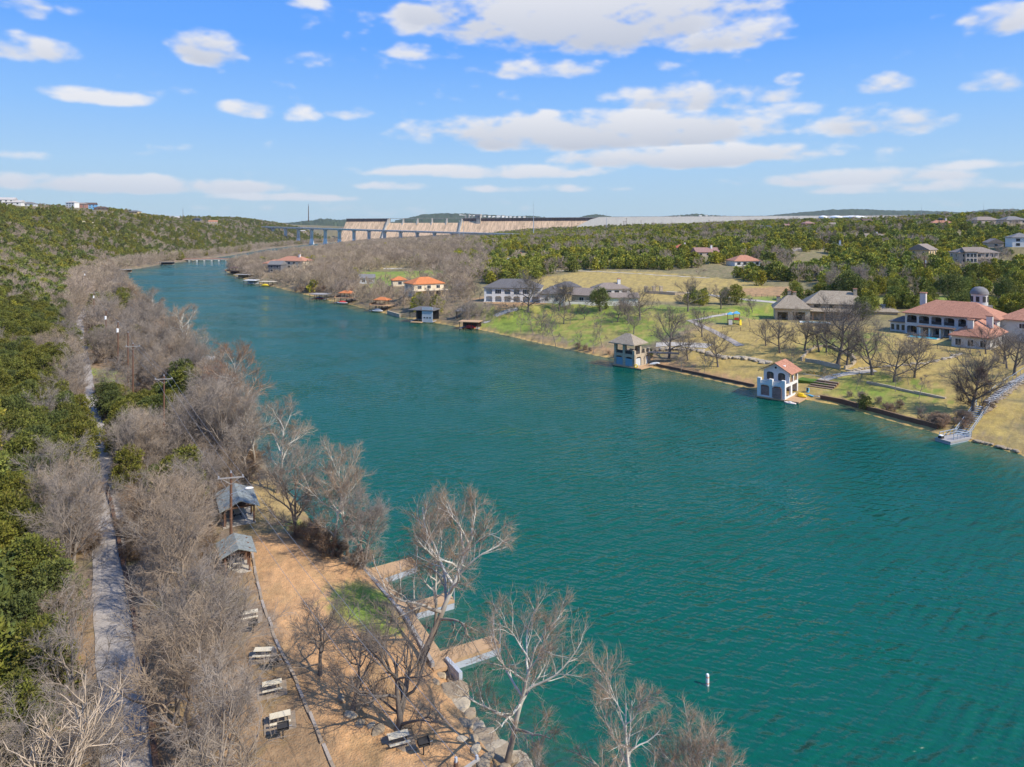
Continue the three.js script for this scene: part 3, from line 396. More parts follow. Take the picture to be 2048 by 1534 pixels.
// ---------------------------------------------------------------- highway viaduct and the low crossing
{
  const a = V((571 - CX) / F * 1884, 0, -1884), b = V((980 - CX) / F * 1518, 0, -1518), dir = b.clone().sub(a), span = dir.length() / 13, turn = Math.atan2(-dir.z, dir.x), br = thing('highway_viaduct', 'long grey concrete viaduct on tall piers in front of the dam', 'bridge', [a.x, 0, a.z], turn), deckY = (s) => mix(47, 30, (s + 60) / (13 * span + 120));
  const piece = (s0, s1, y0, y1, z0, z1, name, m) => { const g = new Geo(), A = deckY(s0), B = deckY(s1), q = (s, e, z) => [s, e, z]; g.quad(q(s0, A + y0, z1), q(s1, B + y0, z1), q(s1, B + y1, z1), q(s0, A + y1, z1)); g.quad(q(s1, B + y0, z0), q(s0, A + y0, z0), q(s0, A + y1, z0), q(s1, B + y1, z0)); g.quad(q(s0, A + y1, z1), q(s1, B + y1, z1), q(s1, B + y1, z0), q(s0, A + y1, z0)); g.quad(q(s0, A + y0, z0), q(s1, B + y0, z0), q(s1, B + y0, z1), q(s0, A + y0, z1)); g.build(name, m, br); };
  for (let k = -2; k < 15; k++) { const s0 = k * span, s1 = s0 + span - .3; piece(s0, s1, -.4, 0, -6.5, 6.5, 'deck', M.bridgegrey); piece(s0, s1, -3.2, -.4, -4.5, -3.2, 'girder', M.bridgegrey); piece(s0, s1, -3.2, -.4, 3.6, 4.9, 'girder', M.bridgegrey); piece(s0, s1, 0, 1.1, 6.2, 6.5, 'parapet', M.whitepaint); piece(s0, s1, 0, 1.1, -6.5, -6.2, 'parapet', M.whitepaint); }
  for (let k = -1; k < 15; k++) { const s = k * span, y = deckY(s) - 3.2, w = br.localToWorld(V(s, 0, 0)), gy = height(w.x, w.z) - 2, mid = Math.max(gy + 2, Math.min(y - 14, 16)), g = new Geo(); g.box(s, y - 1, 0, 3.2, 2, 12.5); g.box(s, (y - 2 + mid) / 2, 0, 5.4, y - 2 - mid, 6.5); g.build('pier', M.bridgegrey, br); if (mid > gy + 3) { const f = new Geo(), q = (x, e, z) => [s + x, e, z]; f.quad(q(-4.2, gy, 6), q(4.2, gy, 6), q(2.2, mid, 3.3), q(-2.2, mid, 3.3)); f.quad(q(4.2, gy, 6), q(4.2, gy, -6), q(2.2, mid, -3.3), q(2.2, mid, 3.3)); f.quad(q(-4.2, gy, -6), q(-4.2, gy, 6), q(-2.2, mid, 3.3), q(-2.2, mid, -3.3)); f.quad(q(4.2, gy, -6), q(-4.2, gy, -6), q(-2.2, mid, -3.3), q(2.2, mid, -3.3)); f.build('pier_base', M.whitepaint, br); } }
  const wallA = br.localToWorld(V(13.9 * span, 0, 0)), ab = thing('abutment_wall', 'pale concrete retaining wall where the viaduct lands', 'wall', [wallA.x, 0, wallA.z], -.12); new Geo().slab(0, 150, 8, 29.5, -3, 0).build('wall_face', M.concrete, ab); new Geo().slab(0, 150, 29.5, 30.5, -3.2, .25).build('coping', M.whitepaint, ab);
  const lo = V(-409, 0, -858), lr = V(-300, 0, -885), ld = lr.clone().sub(lo), lb = thing('low_bridge', 'low red brown road bridge just above the river', 'bridge', [lo.x, 0, lo.z], Math.atan2(-ld.z, ld.x)), n = 13, L = ld.length();
  new Geo().slab(-4, L, 1.7, 2.5, -3.5, 3.5).build('deck', M.greydeck, lb); new Geo().slab(-4, L, 2.5, 3.4, 3.1, 3.5).slab(-4, L, 2.5, 3.4, -3.5, -3.1).build('railing', M.rosewall, lb);
  for (let k = 0; k < n; k++) new Geo().slab(3 + k * L / n, 5.2 + k * L / n, -6, 1.7, -3.2, 3.2).build('pier', M.bridgegrey, lb);
}
// ---------------------------------------------------------------- far ridges
{
  const green = new THREE.MeshStandardMaterial({ vertexColors: true, roughness: 1 });
  const ridge = (d, tops, depth) => {
    const n = 220, rows = 14, pos = [], col = [], idx = [], x0 = tops[0][0], x1 = tops[tops.length - 1][0], top = table(tops);
    for (let j = 0; j <= rows; j++) for (let i = 0; i <= n; i++) { const px = mix(x0, x1, i / n), t = j / rows, x = (px - CX) / F * d, z = -d + depth * (t - .5), crest = CAMH + (HZ - top(px)) / F * d, shape = Math.sin(Math.PI * clamp(t * .96 + .02)), y = Math.max(8, 20 + (crest - 20) * Math.pow(shape, .8) + (fbm(x / 160, z / 160, 3) - .5) * 26 * Math.min(1, (crest - 20) / 40) * (j === 7 ? .4 : 1) + (noise(x / 11, z / 11) - .5) * 7); pos.push(x * (1 - depth * (t - .5) / d), y, z); const v = .7 + .6 * noise(x / 17, z / 23); col.push(.05 * v, .068 * v, .03 * v); }
    for (let j = 0; j < rows; j++) for (let i = 0; i < n; i++) { const a = j * (n + 1) + i; idx.push(a, a + n + 1, a + n + 2, a, a + n + 2, a + 1); }
    const g = new THREE.BufferGeometry(); g.setAttribute('position', new THREE.Float32BufferAttribute(pos, 3)); g.setAttribute('color', new THREE.Float32BufferAttribute(col, 3)); g.setIndex(idx); g.computeVertexNormals(); green.side = THREE.DoubleSide; structure('hill', g, green);
  };
  ridge(5200, [[1490, 436], [1545, 431], [1600, 424], [1680, 419.5], [1760, 420], [1850, 422], [1930, 424], [1985, 418], [2060, 421], [2250, 424]], 1500);
  ridge(4200, [[790, 441], [812, 437], [840, 430], [880, 427], [930, 428], [990, 430], [1060, 433], [1130, 438]], 1100);
  ridge(4600, [[1150, 438], [1175, 431.5], [1195, 429], [1222, 433], [1240, 438]], 700);
  ridge(4800, [[1310, 437], [1340, 431.5], [1390, 429], [1440, 432], [1480, 437]], 700);
  ridge(3900, [[560, 446], [640, 440], [720, 440], [790, 444]], 700);
  const r = rng(71);
  for (let k = 0; k < 26; k++) { const px = k < 16 ? 918 + k * 8.5 + r() * 5 : 1330 + (k - 16) * 13 + r() * 6, d = k < 16 ? 4010 : 4560, top = k < 16 ? 430.6 + (k / 16) * 4 : 431.5 + Math.abs(k - 21) * .35, p = D(px, top + 1.6 + r() * 1.2, d), w = 12 + r() * 14, h = 7 + r() * 5; const o = thing('distant_house', k < 16 ? 'pale house on the blue ridge behind the gate tower' : 'pale house on the low ridge behind the embankment', 'house', [p.x, p.y, p.z], r() * .6, k < 16 ? 'houses on the ridge behind the tower' : 'houses behind the embankment'); new Geo().slab(-w / 2, w / 2, -8, h, -5, 5).build('wall', M.white, o); new Geo().slab(-w / 2 - .6, w / 2 + .6, h, h + 1.6, -5.6, 5.6).build('roof', k % 3 ? M.taupe : M.pale, o); }
}
// ---------------------------------------------------------------- masts, tanks, far poles
{
  const mast = (px, top, foot, d, r, label, name, mat, whip) => { const p = D(px, foot, d), h = (foot - (whip ? whip : top)) / F * d, o = thing(name, label, 'mast', [p.x, p.y - 3, p.z]); new Geo().tube([0, 0, 0], [0, h + 3, 0], r, r * .6, 8).build('shaft', mat, o); if (whip) { const t = (whip - top) / F * d, g = new Geo(); g.tube([0, h + 3, 0], [0, h + 3 + t, 0], r * .22, r * .1, 5); for (let k = 1; k < 4; k++) g.box(0, h + 3 + t * k / 4.5, 0, r * 2.2, r * .7, r * .5); g.build('antenna', M.steel, o); } else for (const y of [.97, .9, .83]) new Geo().box(0, (h + 3) * y, 0, r * 9, r * .5, r * .5).build('crossarm', mat, o); };
  mast(1067, 401, 466, 1320, .95, 'tall blue grey steel pole with a thin antenna before the dam face', 'steel_mast', M.steel, 431);
  mast(1213, 419, 462, 1350, .6, 'slim steel pole with antenna before the embankment', 'steel_mast', M.steel, 436);
  mast(1462, 428, 452, 1350, .55, 'short steel pole with antenna near the embankment end', 'steel_mast', M.steel, 440);
  mast(617, 407, 441, 1940, 1.5, 'dark lattice mast standing on the ridge beside the dam', 'radio_mast', M.bark, 412);
  mast(143, 384, 424, 1010, .22, 'thin grey radio mast behind the tall white ridge house', 'radio_mast', M.steel, 400);
  mast(366, 414, 440, 1440, .5, 'dark short mast on the dip of the ridge', 'radio_mast', M.bark, 418);
  mast(1843, 408, 436, 1300, .35, 'pale water tower mast with a round top above the trees', 'radio_mast', M.steel, 416);
  mast(1967, 404, 432, 1500, .35, 'far thin mast with a small tank over the last ridge', 'radio_mast', M.steel, 412);
  for (const [px, y0, y1] of [[1143, 438, 460], [1156, 446, 460], [1046, 452, 461], [1049, 452, 461], [1247, 442, 463], [1250, 442, 463], [1253, 436, 463], [1282, 441, 460], [1418, 440, 458], [1434, 446, 457], [919, 441, 473], [927, 441, 473]]) { const p = D(px, y1, 1290), h = (y1 - y0) / F * 1290, o = thing('power_pole', px < 940 ? 'steel pole standing beside the viaduct' : 'brown wooden power pole along the tree line before the dam', 'pole', [p.x, p.y - 4, p.z], 0, px < 940 ? 'steel poles by the viaduct' : 'wooden poles before the dam'); new Geo().tube([0, 0, 0], [0, h + 4, 0], .42, .3, 6).build('shaft', px < 940 ? M.steel : M.polewood, o); new Geo().box(0, h + 3.2, 0, 3.6, .3, .3).build('crossarm', px < 940 ? M.steel : M.polewood, o); }
  for (const [px, w, k] of [[1646, 15, 'domed white water tank at the tank farm end'], [1672, 22, 'widest domed white water tank'], [1706, 40, 'long white flat domed reservoir roof']]) { const d = 1380, p = D(px, 441, d), r = w / 2 / F * d * (w > 30 ? 1.1 : 1.1), o = thing('water_tank', k, 'tank', [p.x, p.y - 2, p.z]), h = 9, dome = new THREE.LatheGeometry([[r, 0], [r, h], [r * .96, h + .6], [r * .75, h + 1.9], [r * .4, h + 2.7], [.01, h + 3]].map(([x, y]) => new THREE.Vector2(x, y)), 28); mesh('shell', dome, M.whitepaint, o); new Geo().slab(-.6, .6, h + 2.6, h + 3.8, -.6, .6).build('vent', M.steel, o); }
}

// ---------------------------------------------------------------- houses
function hipRoof(g, w, d, y, over, rise, gable, x0 = 0, z0 = 0, thick = .25) {   // plan w by d centred on x0, z0; ridge along the longer side
  const a = w / 2 + over, b = d / 2 + over, q = (x, e, z) => [x0 + x, e, z0 + z], long = w >= d, cut = gable ? 0 : Math.min(a, b) * .96;
  const r0 = long ? [-(a - cut), 0] : [0, -(b - cut)], r1 = [-r0[0], -r0[1]], top = y + rise + thick, e = y + thick;
  const A = q(-a, e, b), B = q(a, e, b), C = q(a, e, -b), E = q(-a, e, -b), R0 = q(r0[0], top, r0[1]), R1 = q(r1[0], top, r1[1]);
  if (long) { g.quad(A, B, R1, R0); g.quad(C, E, R0, R1); g.tri(B, C, R1); g.tri(E, A, R0); } else { g.tri(A, B, R1); g.quad(B, C, R0, R1); g.tri(C, E, R0); g.quad(E, A, R1, R0); }
  const lo = [q(-a, y, b), q(a, y, b), q(a, y, -b), q(-a, y, -b)], up = [A, B, C, E];
  for (let k = 0; k < 4; k++) g.quad(lo[k], lo[(k + 1) % 4], up[(k + 1) % 4], up[k]); g.quad(lo[3], lo[2], lo[1], lo[0]);
  return g;
}
// a wall with openings: thick slab in the x y plane, outer face at z = 0; openings { x, y, w, h, arch }
function wallWith(w, h, holes, thick = .3) {
  const s = new THREE.Shape(); s.moveTo(-w / 2, 0); s.lineTo(w / 2, 0); s.lineTo(w / 2, h); s.lineTo(-w / 2, h); s.closePath();
  for (const o of holes) { const p = new THREE.Path(), a = o.x - o.w / 2, b = o.x + o.w / 2, t = o.y + o.h; p.moveTo(a, o.y); p.lineTo(b, o.y); if (o.arch) { p.lineTo(b, t - o.arch); p.quadraticCurveTo(b, t - o.arch * .1, o.x + o.w * .18, t); p.lineTo(o.x - o.w * .18, t); p.quadraticCurveTo(a, t - o.arch * .1, a, t - o.arch); } else { p.lineTo(b, t); p.lineTo(a, t); } p.closePath(); s.holes.push(p); }
  const g = new THREE.ExtrudeGeometry(s, { depth: thick, bevelEnabled: false, curveSegments: 5 }); g.translate(0, 0, -thick); return g;
}
function windowAt(parent, x, y, z, w, h, ry, fine, dark) {
  const f = mesh('window', boxGeo(0, 0, 0, w + .24, h + .24, .1), dark ? M.darkframe : M.frame, parent); f.position.set(x, y, z); f.rotation.y = ry;
  if (fine) { const n = w > 1.1 ? 2 : 1; for (let k = 0; k < n; k++) { const p = mesh('pane', boxGeo(0, 0, 0, w / n - .08, h, .06), M.glass, f); p.position.set((k - (n - 1) / 2) * w / n, 0, .045); } } else { const p = mesh('pane', boxGeo(0, 0, 0, w, h, .06), M.glass, f); p.position.z = .045; }
  return f;
}
function chimneyAt(parent, x, y, z, h, m, s = 1) { const c = mesh('chimney', boxGeo(0, 0, 0, 1.1 * s, h, .9 * s), m, parent); c.position.set(x, y + h / 2, z); const k = mesh('chimney_cap', boxGeo(0, 0, 0, 1.35 * s, .25, 1.15 * s), M.clay, c); k.position.y = h / 2 + .12; }
for (const [name, label, px, py, d, w, dp, fl, turn, form, roof, wall, x] of HOUSES) {
  const h = HOUSES.find((q) => q[1] === label && q[2] === px), o = thing(name, label, name === 'white_garage' ? 'garage' : name.includes('shed') ? 'shed' : name.includes('pavilion') ? 'pavilion' : 'house', h.pos, turn, x.group), H = fl * 2.95 + .2, zc = -dp / 2, far = d > 480, wm = M[wall], rm = M[roof];
  keepOut.push([h.pos.x - Math.sin(turn) * dp / 2, h.pos.z - Math.cos(turn) * dp / 2, Math.max(w, dp) * .58 + (d < 700 ? 2.5 : 1)]);
  { const c = h.pos, n = Math.hypot(c.x, c.z), reach = d > 380 && d < 700 ? 34 : d < 380 ? 14 : 40; for (let q = 4; q <= reach; q += 6) keepOut.push([c.x * (1 - q / n), c.z * (1 - q / n), w * (d > 560 ? .52 : .42) + 1.5]); }
  if (wall === 'open') { for (const sx of [-1, -.33, .33, 1]) for (const sz of [-1, 1]) new Geo().box(sx * (w / 2 - .4), H / 2 - .5, zc + sz * (dp / 2 - .4), .45, H + 1, .45).build('post', M.fieldstone, o); new Geo().slab(-w / 2, w / 2, -1, .15, -dp, 0).build('floor', M.concretepath, o); }
  else if (x.arches) {
    new Geo().slab(-w / 2, w / 2, -2, H, -dp, -2.6).build('wall', wm, o);
    const holes = []; for (let k = 0; k < 6; k++) { holes.push({ x: -w / 2 + 2.2 + k * (w - 4.4) / 5, y: .05, w: 2.9, h: 2.45, arch: .7 }); if (k !== 1 && k !== 4) holes.push({ x: -w / 2 + 2.2 + k * (w - 4.4) / 5, y: 3.4, w: 2.6, h: 2.2, arch: .4 }); }
    mesh('porch_wall', wallWith(w, H, holes, .35), wm, o); new Geo().slab(-w / 2, w / 2, 2.85, 3.1, -2.6, -.36).build('porch_floor', wm, o); new Geo().slab(-w / 2 - .5, w / 2 + .5, -2, .02, -2.6, .8).build('terrace', M.concretepath, o);
    for (const k of [1, 4]) for (const s of [-.9, 0, .9]) windowAt(o, -w / 2 + 2.2 + k * (w - 4.4) / 5 + s, 4.6, .03, .5, 1.5, 0, 0, 1);
  } else new Geo().slab(-w / 2, w / 2, -3, H, -dp, 0).build('wall', wm, o);
  const rise = Math.min(w, dp) / 2 * (form === 'gable' ? .62 : .50), R = hipRoof(new Geo(), w, dp, H, .6, rise, form === 'gable', 0, zc).build('roof', rm, o);
  if (form === 'gable' && wall !== 'open') { const g = new Geo(), al = w >= dp; for (const s of [-1, 1]) { if (al) g.tri([s * (w / 2 + .012), H, -dp], [s * (w / 2 + .012), H, 0], [s * (w / 2 + .012), H + rise * .93, zc]); else g.tri([-w / 2, H, s > 0 ? .012 : -dp - .012], [w / 2, H, s > 0 ? .012 : -dp - .012], [0, H + rise * .93, s > 0 ? .012 : -dp - .012]); } g.build('gable', wm, o); }
  if (x.wing) { const ww = w * .42, wd = dp * .85, sx = name === 'white_mansion' ? 1 : -1; new Geo().slab(sx * (w / 2 + ww) - (sx > 0 ? ww : 0), sx * (w / 2 + ww) + (sx > 0 ? 0 : ww), -3, H * .62, -wd - 1, 1.5).build('wing_wall', wm, o); hipRoof(new Geo(), ww, wd + 2.5, H * .62, .6, rise * .8, false, sx * (w / 2 + ww / 2), -wd / 2 + .25).build('wing_roof', rm, o); if (!far) for (const s of [-1, 1]) windowAt(o, sx * (w / 2 + ww / 2) + s * ww * .22, 1.7, 1.53, 1.3, 1.5, 0, 1); }
  if (x.win && !x.arches) for (let f = 0; f < fl; f++) for (let k = 0; k < x.win; k++) { if (x.bay && k === 1) continue; windowAt(o, (k + .5) / x.win * w * .92 - w * .46, 1.65 + f * 2.95, .03, Math.min(2.0, w / x.win * .48), 1.55, 0, d < 480, wall === 'white' && d < 480); }
  if (x.side) for (let f = 0; f < fl; f++) for (let k = 0; k < x.side; k++) for (const s of [-1, 1]) windowAt(o, s * (w / 2 + .03), 1.65 + f * 2.95, -(k + .5) / x.side * dp * .9 - dp * .05, 1.3, 1.5, s * Math.PI / 2, d < 480);
  if (x.chimney) chimneyAt(R, w * .24, H + rise * .35, zc + dp * .1, rise * .65 + 2.0, wall === 'rosewall' ? M.rosewall : M.white, 1.2);
  if (x.bay) { const bx = -w * .22; new Geo().slab(bx - 3.2, bx + 3.2, -3, H + .6, 0, 1.6).build('bay_wall', wm, o); hipRoof(new Geo(), 7, 6, H + .6, .5, 2.4, true, bx, -1.2).build('bay_roof', rm, o); for (let f = 0; f < 2; f++) for (let k = 0; k < 3; k++) windowAt(o, bx + (k - 1) * 1.9, 1.9 + f * 2.9, 1.63, 1.5, 2.0, 0, 1); for (let k = 0; k < 4; k++) new Geo().box(w * .1 + k * w * .11, H / 2 - 1, 2.2, .4, H + 2, .4).build('porch_column', wm, o); new Geo().slab(w * .06, w * .48, 2.85, 3.1, 0, 2.4).build('balcony', wm, o); }
  else if (x.porch) { for (let k = 0; k < 6; k++) new Geo().box(-w / 2 - .6 + k * (w + 1.2) / 5, 1.1, 3.2, .45, 4.2, .45).build('porch_column', M.limestone, o); new Geo().slab(-w / 2 - 1, w / 2 + 1, 2.95, 3.2, .05, 3.6).build('terrace', M.cream, o); new Geo().slab(-w / 2 - 1, w / 2 + 1, -3, -.05, .05, 3.8).build('terrace_base', M.limestone, o); }
  if (name === 'hilltop_house' && x.chimney) hipRoof(new Geo().slab(-1.5, 1.5, H + rise * .7, H + rise + 1.4, zc - 1.5, zc + 1.5), 3, 3, H + rise + 1.4, .4, .9, false, 0, zc).build('cupola', M.slate, o);
}

// ---------------------------------------------------------------- things along the east bank
const at2 = (o, x, y, z) => { const v = o.localToWorld(V(x, y, z)); return v; };
const rockGeos = [0, 1, 2, 3, 4].map((k) => { const g = new THREE.IcosahedronGeometry(1, 1), p = g.attributes.position, r = rng(300 + k), sx = .8 + r() * .5, sz = .7 + r() * .5; for (let i = 0; i < p.count; i++) { const x = p.getX(i), y = p.getY(i), z = p.getZ(i), n = .78 + .5 * noise(x * 1.7 + k * 9 + 5, y * 1.7 + z * 2.3 + 8); p.setXYZ(i, x * n * sx, Math.max(-.6, Math.min(.62, y * n)) * .75, z * n * sz); } const q = g.attributes.uv; for (let i = 0; i < p.count; i++) q.setXY(i, p.getX(i) * 3, p.getZ(i) * 3 + p.getY(i) * 2); g.computeVertexNormals(); return g; });
function stoneRow(name, label, cat, pts, size, mat, h = 1, wide = 1) {   // a low dry-stone wall along pixel points
  const w = pts.map(([px, py]) => G(px, py)), o = thing(name, label, cat, w[0]), list = [], r = rng(name.length * 31 + pts.length + pts[0][0]); let n = 0;
  for (let i = 0; i < w.length - 1; i++) { const L = w[i].distanceTo(w[i + 1]), m = Math.max(1, Math.round(L / (size * 1.05))); for (let k = 0; k < m; k++) for (let row = 0; row < wide; row++) { const p = w[i].clone().lerp(w[i + 1], (k + r() * .3) / m), g = rockGeos[n++ % 5].clone(), s = size * (.55 + .35 * r()); g.scale(s, s * h, s); g.rotateY(r() * 6); p.x += (r() - .5) * size * wide * .8; p.z += (r() - .5) * size * wide * .8; g.translate(p.x - w[0].x, Math.max(.1, height(p.x, p.z)) + s * .3 * h + row * 0 - w[0].y, p.z - w[0].z); list.push(g); } }
  mesh('stone_course', mergeGeometries(list), mat, o); return o;
}
function lowWall(name, label, pts, h, thick, mat, cap) { const w = pts.map(([px, py]) => G(px, py)), o = thing(name, label, 'wall', w[0]), g = new Geo(), c = new Geo(); for (let i = 0; i < w.length - 1; i++) { const a = w[i], b = w[i + 1], L = Math.hypot(b.x - a.x, b.z - a.z), ry = Math.atan2(-(b.z - a.z), b.x - a.x), mx = (a.x + b.x) / 2 - w[0].x, mz = (a.z + b.z) / 2 - w[0].z, y = (a.y + b.y) / 2 - w[0].y; g.box(mx, y + h / 2 - .4, mz, L + thick * .6, h + .8, thick, ry); if (cap) c.box(mx, y + h + .06, mz, L + thick * .7, .12, thick + .12, ry); } g.build('wall_face', mat, o); if (cap) c.build('coping', cap, o); return o; }
function fence(label, pts, mat = M.darkframe, group) { const w = pts.map(([px, py]) => G(px, py)), o = thing('fence', label, 'fence', w[0], 0, group), rail = new Geo(); for (let i = 0; i < w.length - 1; i++) { const L = w[i].distanceTo(w[i + 1]), n = Math.max(1, Math.round(L / 2.8)); let prev = null; for (let k = 0; k <= n; k++) { const p = w[i].clone().lerp(w[i + 1], k / n), y = height(p.x, p.z); if (k < n || i === w.length - 2) new Geo().box(p.x - w[0].x, y - w[0].y + .55, p.z - w[0].z, .09, 1.5, .09).build('post', mat, o); if (prev) for (const e of [.25, .75, 1.2]) rail.tube([prev[0], prev[1] + e, prev[2]], [p.x - w[0].x, y - w[0].y + e, p.z - w[0].z], .028, .028, 4, false); prev = [p.x - w[0].x, y - w[0].y, p.z - w[0].z]; } } rail.build('rails', mat, o); return o; }

// the red tiled mansion: local x runs along its river front, +z faces the river
{
  const o = thing('tiled_roof_mansion', 'white stucco mansion with red clay tile roofs and two tiers of arched loggias', 'house', [123.5, 7.6, -214.6], -.81), W = 24, Hh = 6.2;
  keepOut.push([141, -205, 34], [133, -190, 26]);
  const holes = [], n = 7; for (let k = 0; k < n; k++) { const x = -W / 2 + 1.9 + k * (W - 3.8) / (n - 1), w = k === 4 ? 2.0 : 2.75; holes.push({ x, y: .05, w, h: 2.35, arch: .55 }, { x, y: 3.35, w, h: 2.3, arch: .5 }); }
  const f = mesh('loggia_wall', wallWith(W, Hh, holes, .4), M.stucco, o); f.position.set(W / 2, 0, 0);
  new Geo().slab(0, W, -3, Hh, -14, -3).build('main_wall', M.stucco, o); new Geo().slab(0, W, 2.75, 3.05, -3, -.41).build('loggia_floor', M.stucco, o); new Geo().slab(-.4, W + .4, -3, .03, -3, 1.2).build('terrace', M.concretepath, o);
  for (const s of [0, W]) new Geo().slab(s ? W - .4 : 0, s ? W : .4, .03, Hh, -3, -.41).build('end_pier', M.stucco, o);
  for (let k = 0; k < n; k++) { const x = 1.9 + k * (W - 3.8) / (n - 1); new Geo().slab(x - 1.3, x + 1.3, 3.4, 4.3, -.25, -.2).build('railing', M.darkframe, o); windowAt(o, x, 1.25, -2.96, 1.7, 2.1, 0, 1, 1); windowAt(o, x, 4.35, -2.96, 1.7, 2.0, 0, 1, 1); }
  const R = hipRoof(new Geo(), W, 14, Hh, .8, 3.9, false, W / 2, -7).build('roof', M.terracotta, o);
  new Geo().slab(W, W + 24, -3, Hh - .2, -16, -5).build('rear_wall', M.stucco, o); hipRoof(new Geo(), 25, 11, Hh - .2, .7, 3.1, false, W + 12, -10.5).build('rear_roof', M.terracotta, o);
  new Geo().slab(-4.6, 0, -3, 3, -9, -1.2).build('sunroom_wall', M.stucco, o); hipRoof(new Geo(), 4.6, 7.8, 3, .5, 1.3, false, -2.3, -5.1).build('sunroom_roof', M.charcoal, o); for (let k = 0; k < 3; k++) windowAt(o, -3.9 + k * 1.5, 1.4, -1.17, 1.0, 1.7, 0, 1);
  new Geo().slab(17, 26, -3, 3, .5, 18).build('wing_wall', M.stucco, o); hipRoof(new Geo(), 9, 17.5, 3, .7, 3.5, false, 21.5, 9.2).build('wing_roof', M.terracotta, o);
  for (let k = 0; k < 3; k++) { windowAt(o, 18.6 + k * 2.9, 1.4, 18.03, 1.4, 1.7, 0, 1); windowAt(o, 26.03, 1.4, 4 + k * 5, 1.5, 1.6, Math.PI / 2, 1); windowAt(o, W + 5 + k * 6, 4.5, -4.97, 1.3, 1.3, 0, 1); }
  chimneyAt(R, 2.5, 8.2, -9.5, 3.8, M.stucco, 1.5); chimneyAt(R, 24.2, 5.0, 9.5, 3.2, M.stucco, 1.3); chimneyAt(R, 21, 4.6, 15.5, 2.8, M.stucco, 1.2);
  const cup = mesh('cupola', new THREE.LatheGeometry([[2.3, 0], [2.3, 3.6], [2.6, 3.7]].map(([x, y]) => new THREE.Vector2(x, y)), 12), M.stucco, o); cup.position.set(16, 8.4, -17.5); const dm = mesh('dome', new THREE.LatheGeometry([[2.6, 0], [2.5, .7], [2.0, 1.6], [1.1, 2.2], [.01, 2.4]].map(([x, y]) => new THREE.Vector2(x, y)), 16), M.slategrey, cup); dm.position.y = 3.7; for (let k = 0; k < 8; k++) { const a = k * Math.PI / 4, q = mesh('louvre', boxGeo(0, 0, 0, .9, 1.7, .12), M.dark, cup); q.position.set(Math.sin(a) * 2.28, 2.2, Math.cos(a) * 2.28); q.rotation.y = a; }
  new Geo().slab(13, 19, -3, 8.6, -20, -14).build('cupola_base', M.charcoal, o);
  const pool = thing('swimming_pool', 'turquoise swimming pool with pale coping before the mansion terrace', 'pool', at2(o, 7.2, .1, 7.2), -.81); new Geo().slab(-4.1, 4.1, -.6, .05, -2.1, 2.1).build('coping', M.concretepath, pool); new Geo().slab(-3.6, 3.6, -.5, .075, -1.6, 1.6).build('water', M.pool, pool);
  const per = thing('pergola', 'dark flat pergola on white posts beside the turquoise pool', 'pergola', at2(o, 9.5, .1, 3.8), -.81); for (const x of [-4, -1.4, 1.4, 4]) for (const z of [-1.1, 1.1]) new Geo().slab(x - .22, x + .22, -.5, 2.7, z - .22, z + .22).build('post', M.stucco, per); new Geo().slab(-4.8, 4.8, 2.7, 3.0, -1.7, 1.7).build('roof', M.bark, per);
}
// grey stone house with steep shingle roofs
{
  const p = P(1585, 640, 6.5), o = thing('stone_mansion', 'rambling fieldstone house with weathered grey shingle roofs and brick chimneys', 'house', [p.x, 6.4, p.z], -.3); keepOut.push([p.x + 8, p.z - 8, 22], [p.x, p.z, 10], [p.x - 4, p.z + 12, 10]);
  const holes = [{ x: -3.4, y: 0, w: 3.6, h: 2.9 }, { x: 2.2, y: 0, w: 4.2, h: 3.1 }]; mesh('pavilion_wall', wallWith(12, 4.2, holes, .5), M.fieldstone, o);
  new Geo().slab(-6, 6, -3, 4.2, -9, -3.5).build('inner_wall', M.fieldstone, o); new Geo().slab(-6, -5.5, -.5, 4.2, -3.5, -.5).slab(5.5, 6, -.5, 4.2, -3.5, -.5).build('side_wall', M.fieldstone, o); for (const x of [-3.4, 2.2]) windowAt(o, x, 1.5, -3.46, 2.4, 2.4, 0, 1, 1);
  const R = hipRoof(new Geo(), 12, 9.5, 4.2, .8, 4.4, false, 0, -4.6).build('roof', M.shingle, o);
  new Geo().slab(6, 26, -3, 5.8, -16, -5).build('hall_wall', M.fieldstone, o); const R2 = hipRoof(new Geo(), 21, 11, 5.8, .7, 4.4, false, 16, -10.5).build('hall_roof', M.shingle, o); new Geo().quad([6.3, 3.4, -1.6], [24, 3.4, -1.6], [24, 4.5, -4.98], [6.3, 4.5, -4.98]).build('porch_roof', M.shingle, o); for (let k = 0; k < 5; k++) new Geo().slab(7 + k * 4, 7.35 + k * 4, -1, 3.35, -2.1, -1.75).build('porch_post', M.wood, o);
  for (let k = 0; k < 3; k++) windowAt(o, 9 + k * 5.2, 5.1, -4.96, 1.9, 1.0, 0, 1, 1); new Geo().slab(26, 36, -3, 3.4, -13, -6).build('wing_wall', M.fieldstone, o); hipRoof(new Geo(), 10.5, 7, 3.4, .6, 2.4, false, 31, -9.5).build('wing_roof', M.shingle, o);
  for (const [x, y, z, h] of [[-4.5, 4.6, -6, 3.6], [-.5, 6.8, -6.5, 3.6], [1.2, 6.6, -5.4, 3.4], [22.5, 7.6, -9, 3.8]]) chimneyAt(R, x, y, z, h, M.fieldstone, 1.1);
  const pl = thing('swimming_pool', 'small plunge pool with white loungers beside the fieldstone house', 'pool', at2(o, 7, 0, 5), -.3); new Geo().slab(-5, 5, -1, .25, -2, 2).build('coping', M.whitepaint, pl); new Geo().slab(-4.2, 4.2, 0, .28, -1.2, 1.2).build('water', M.pool, pl);
}
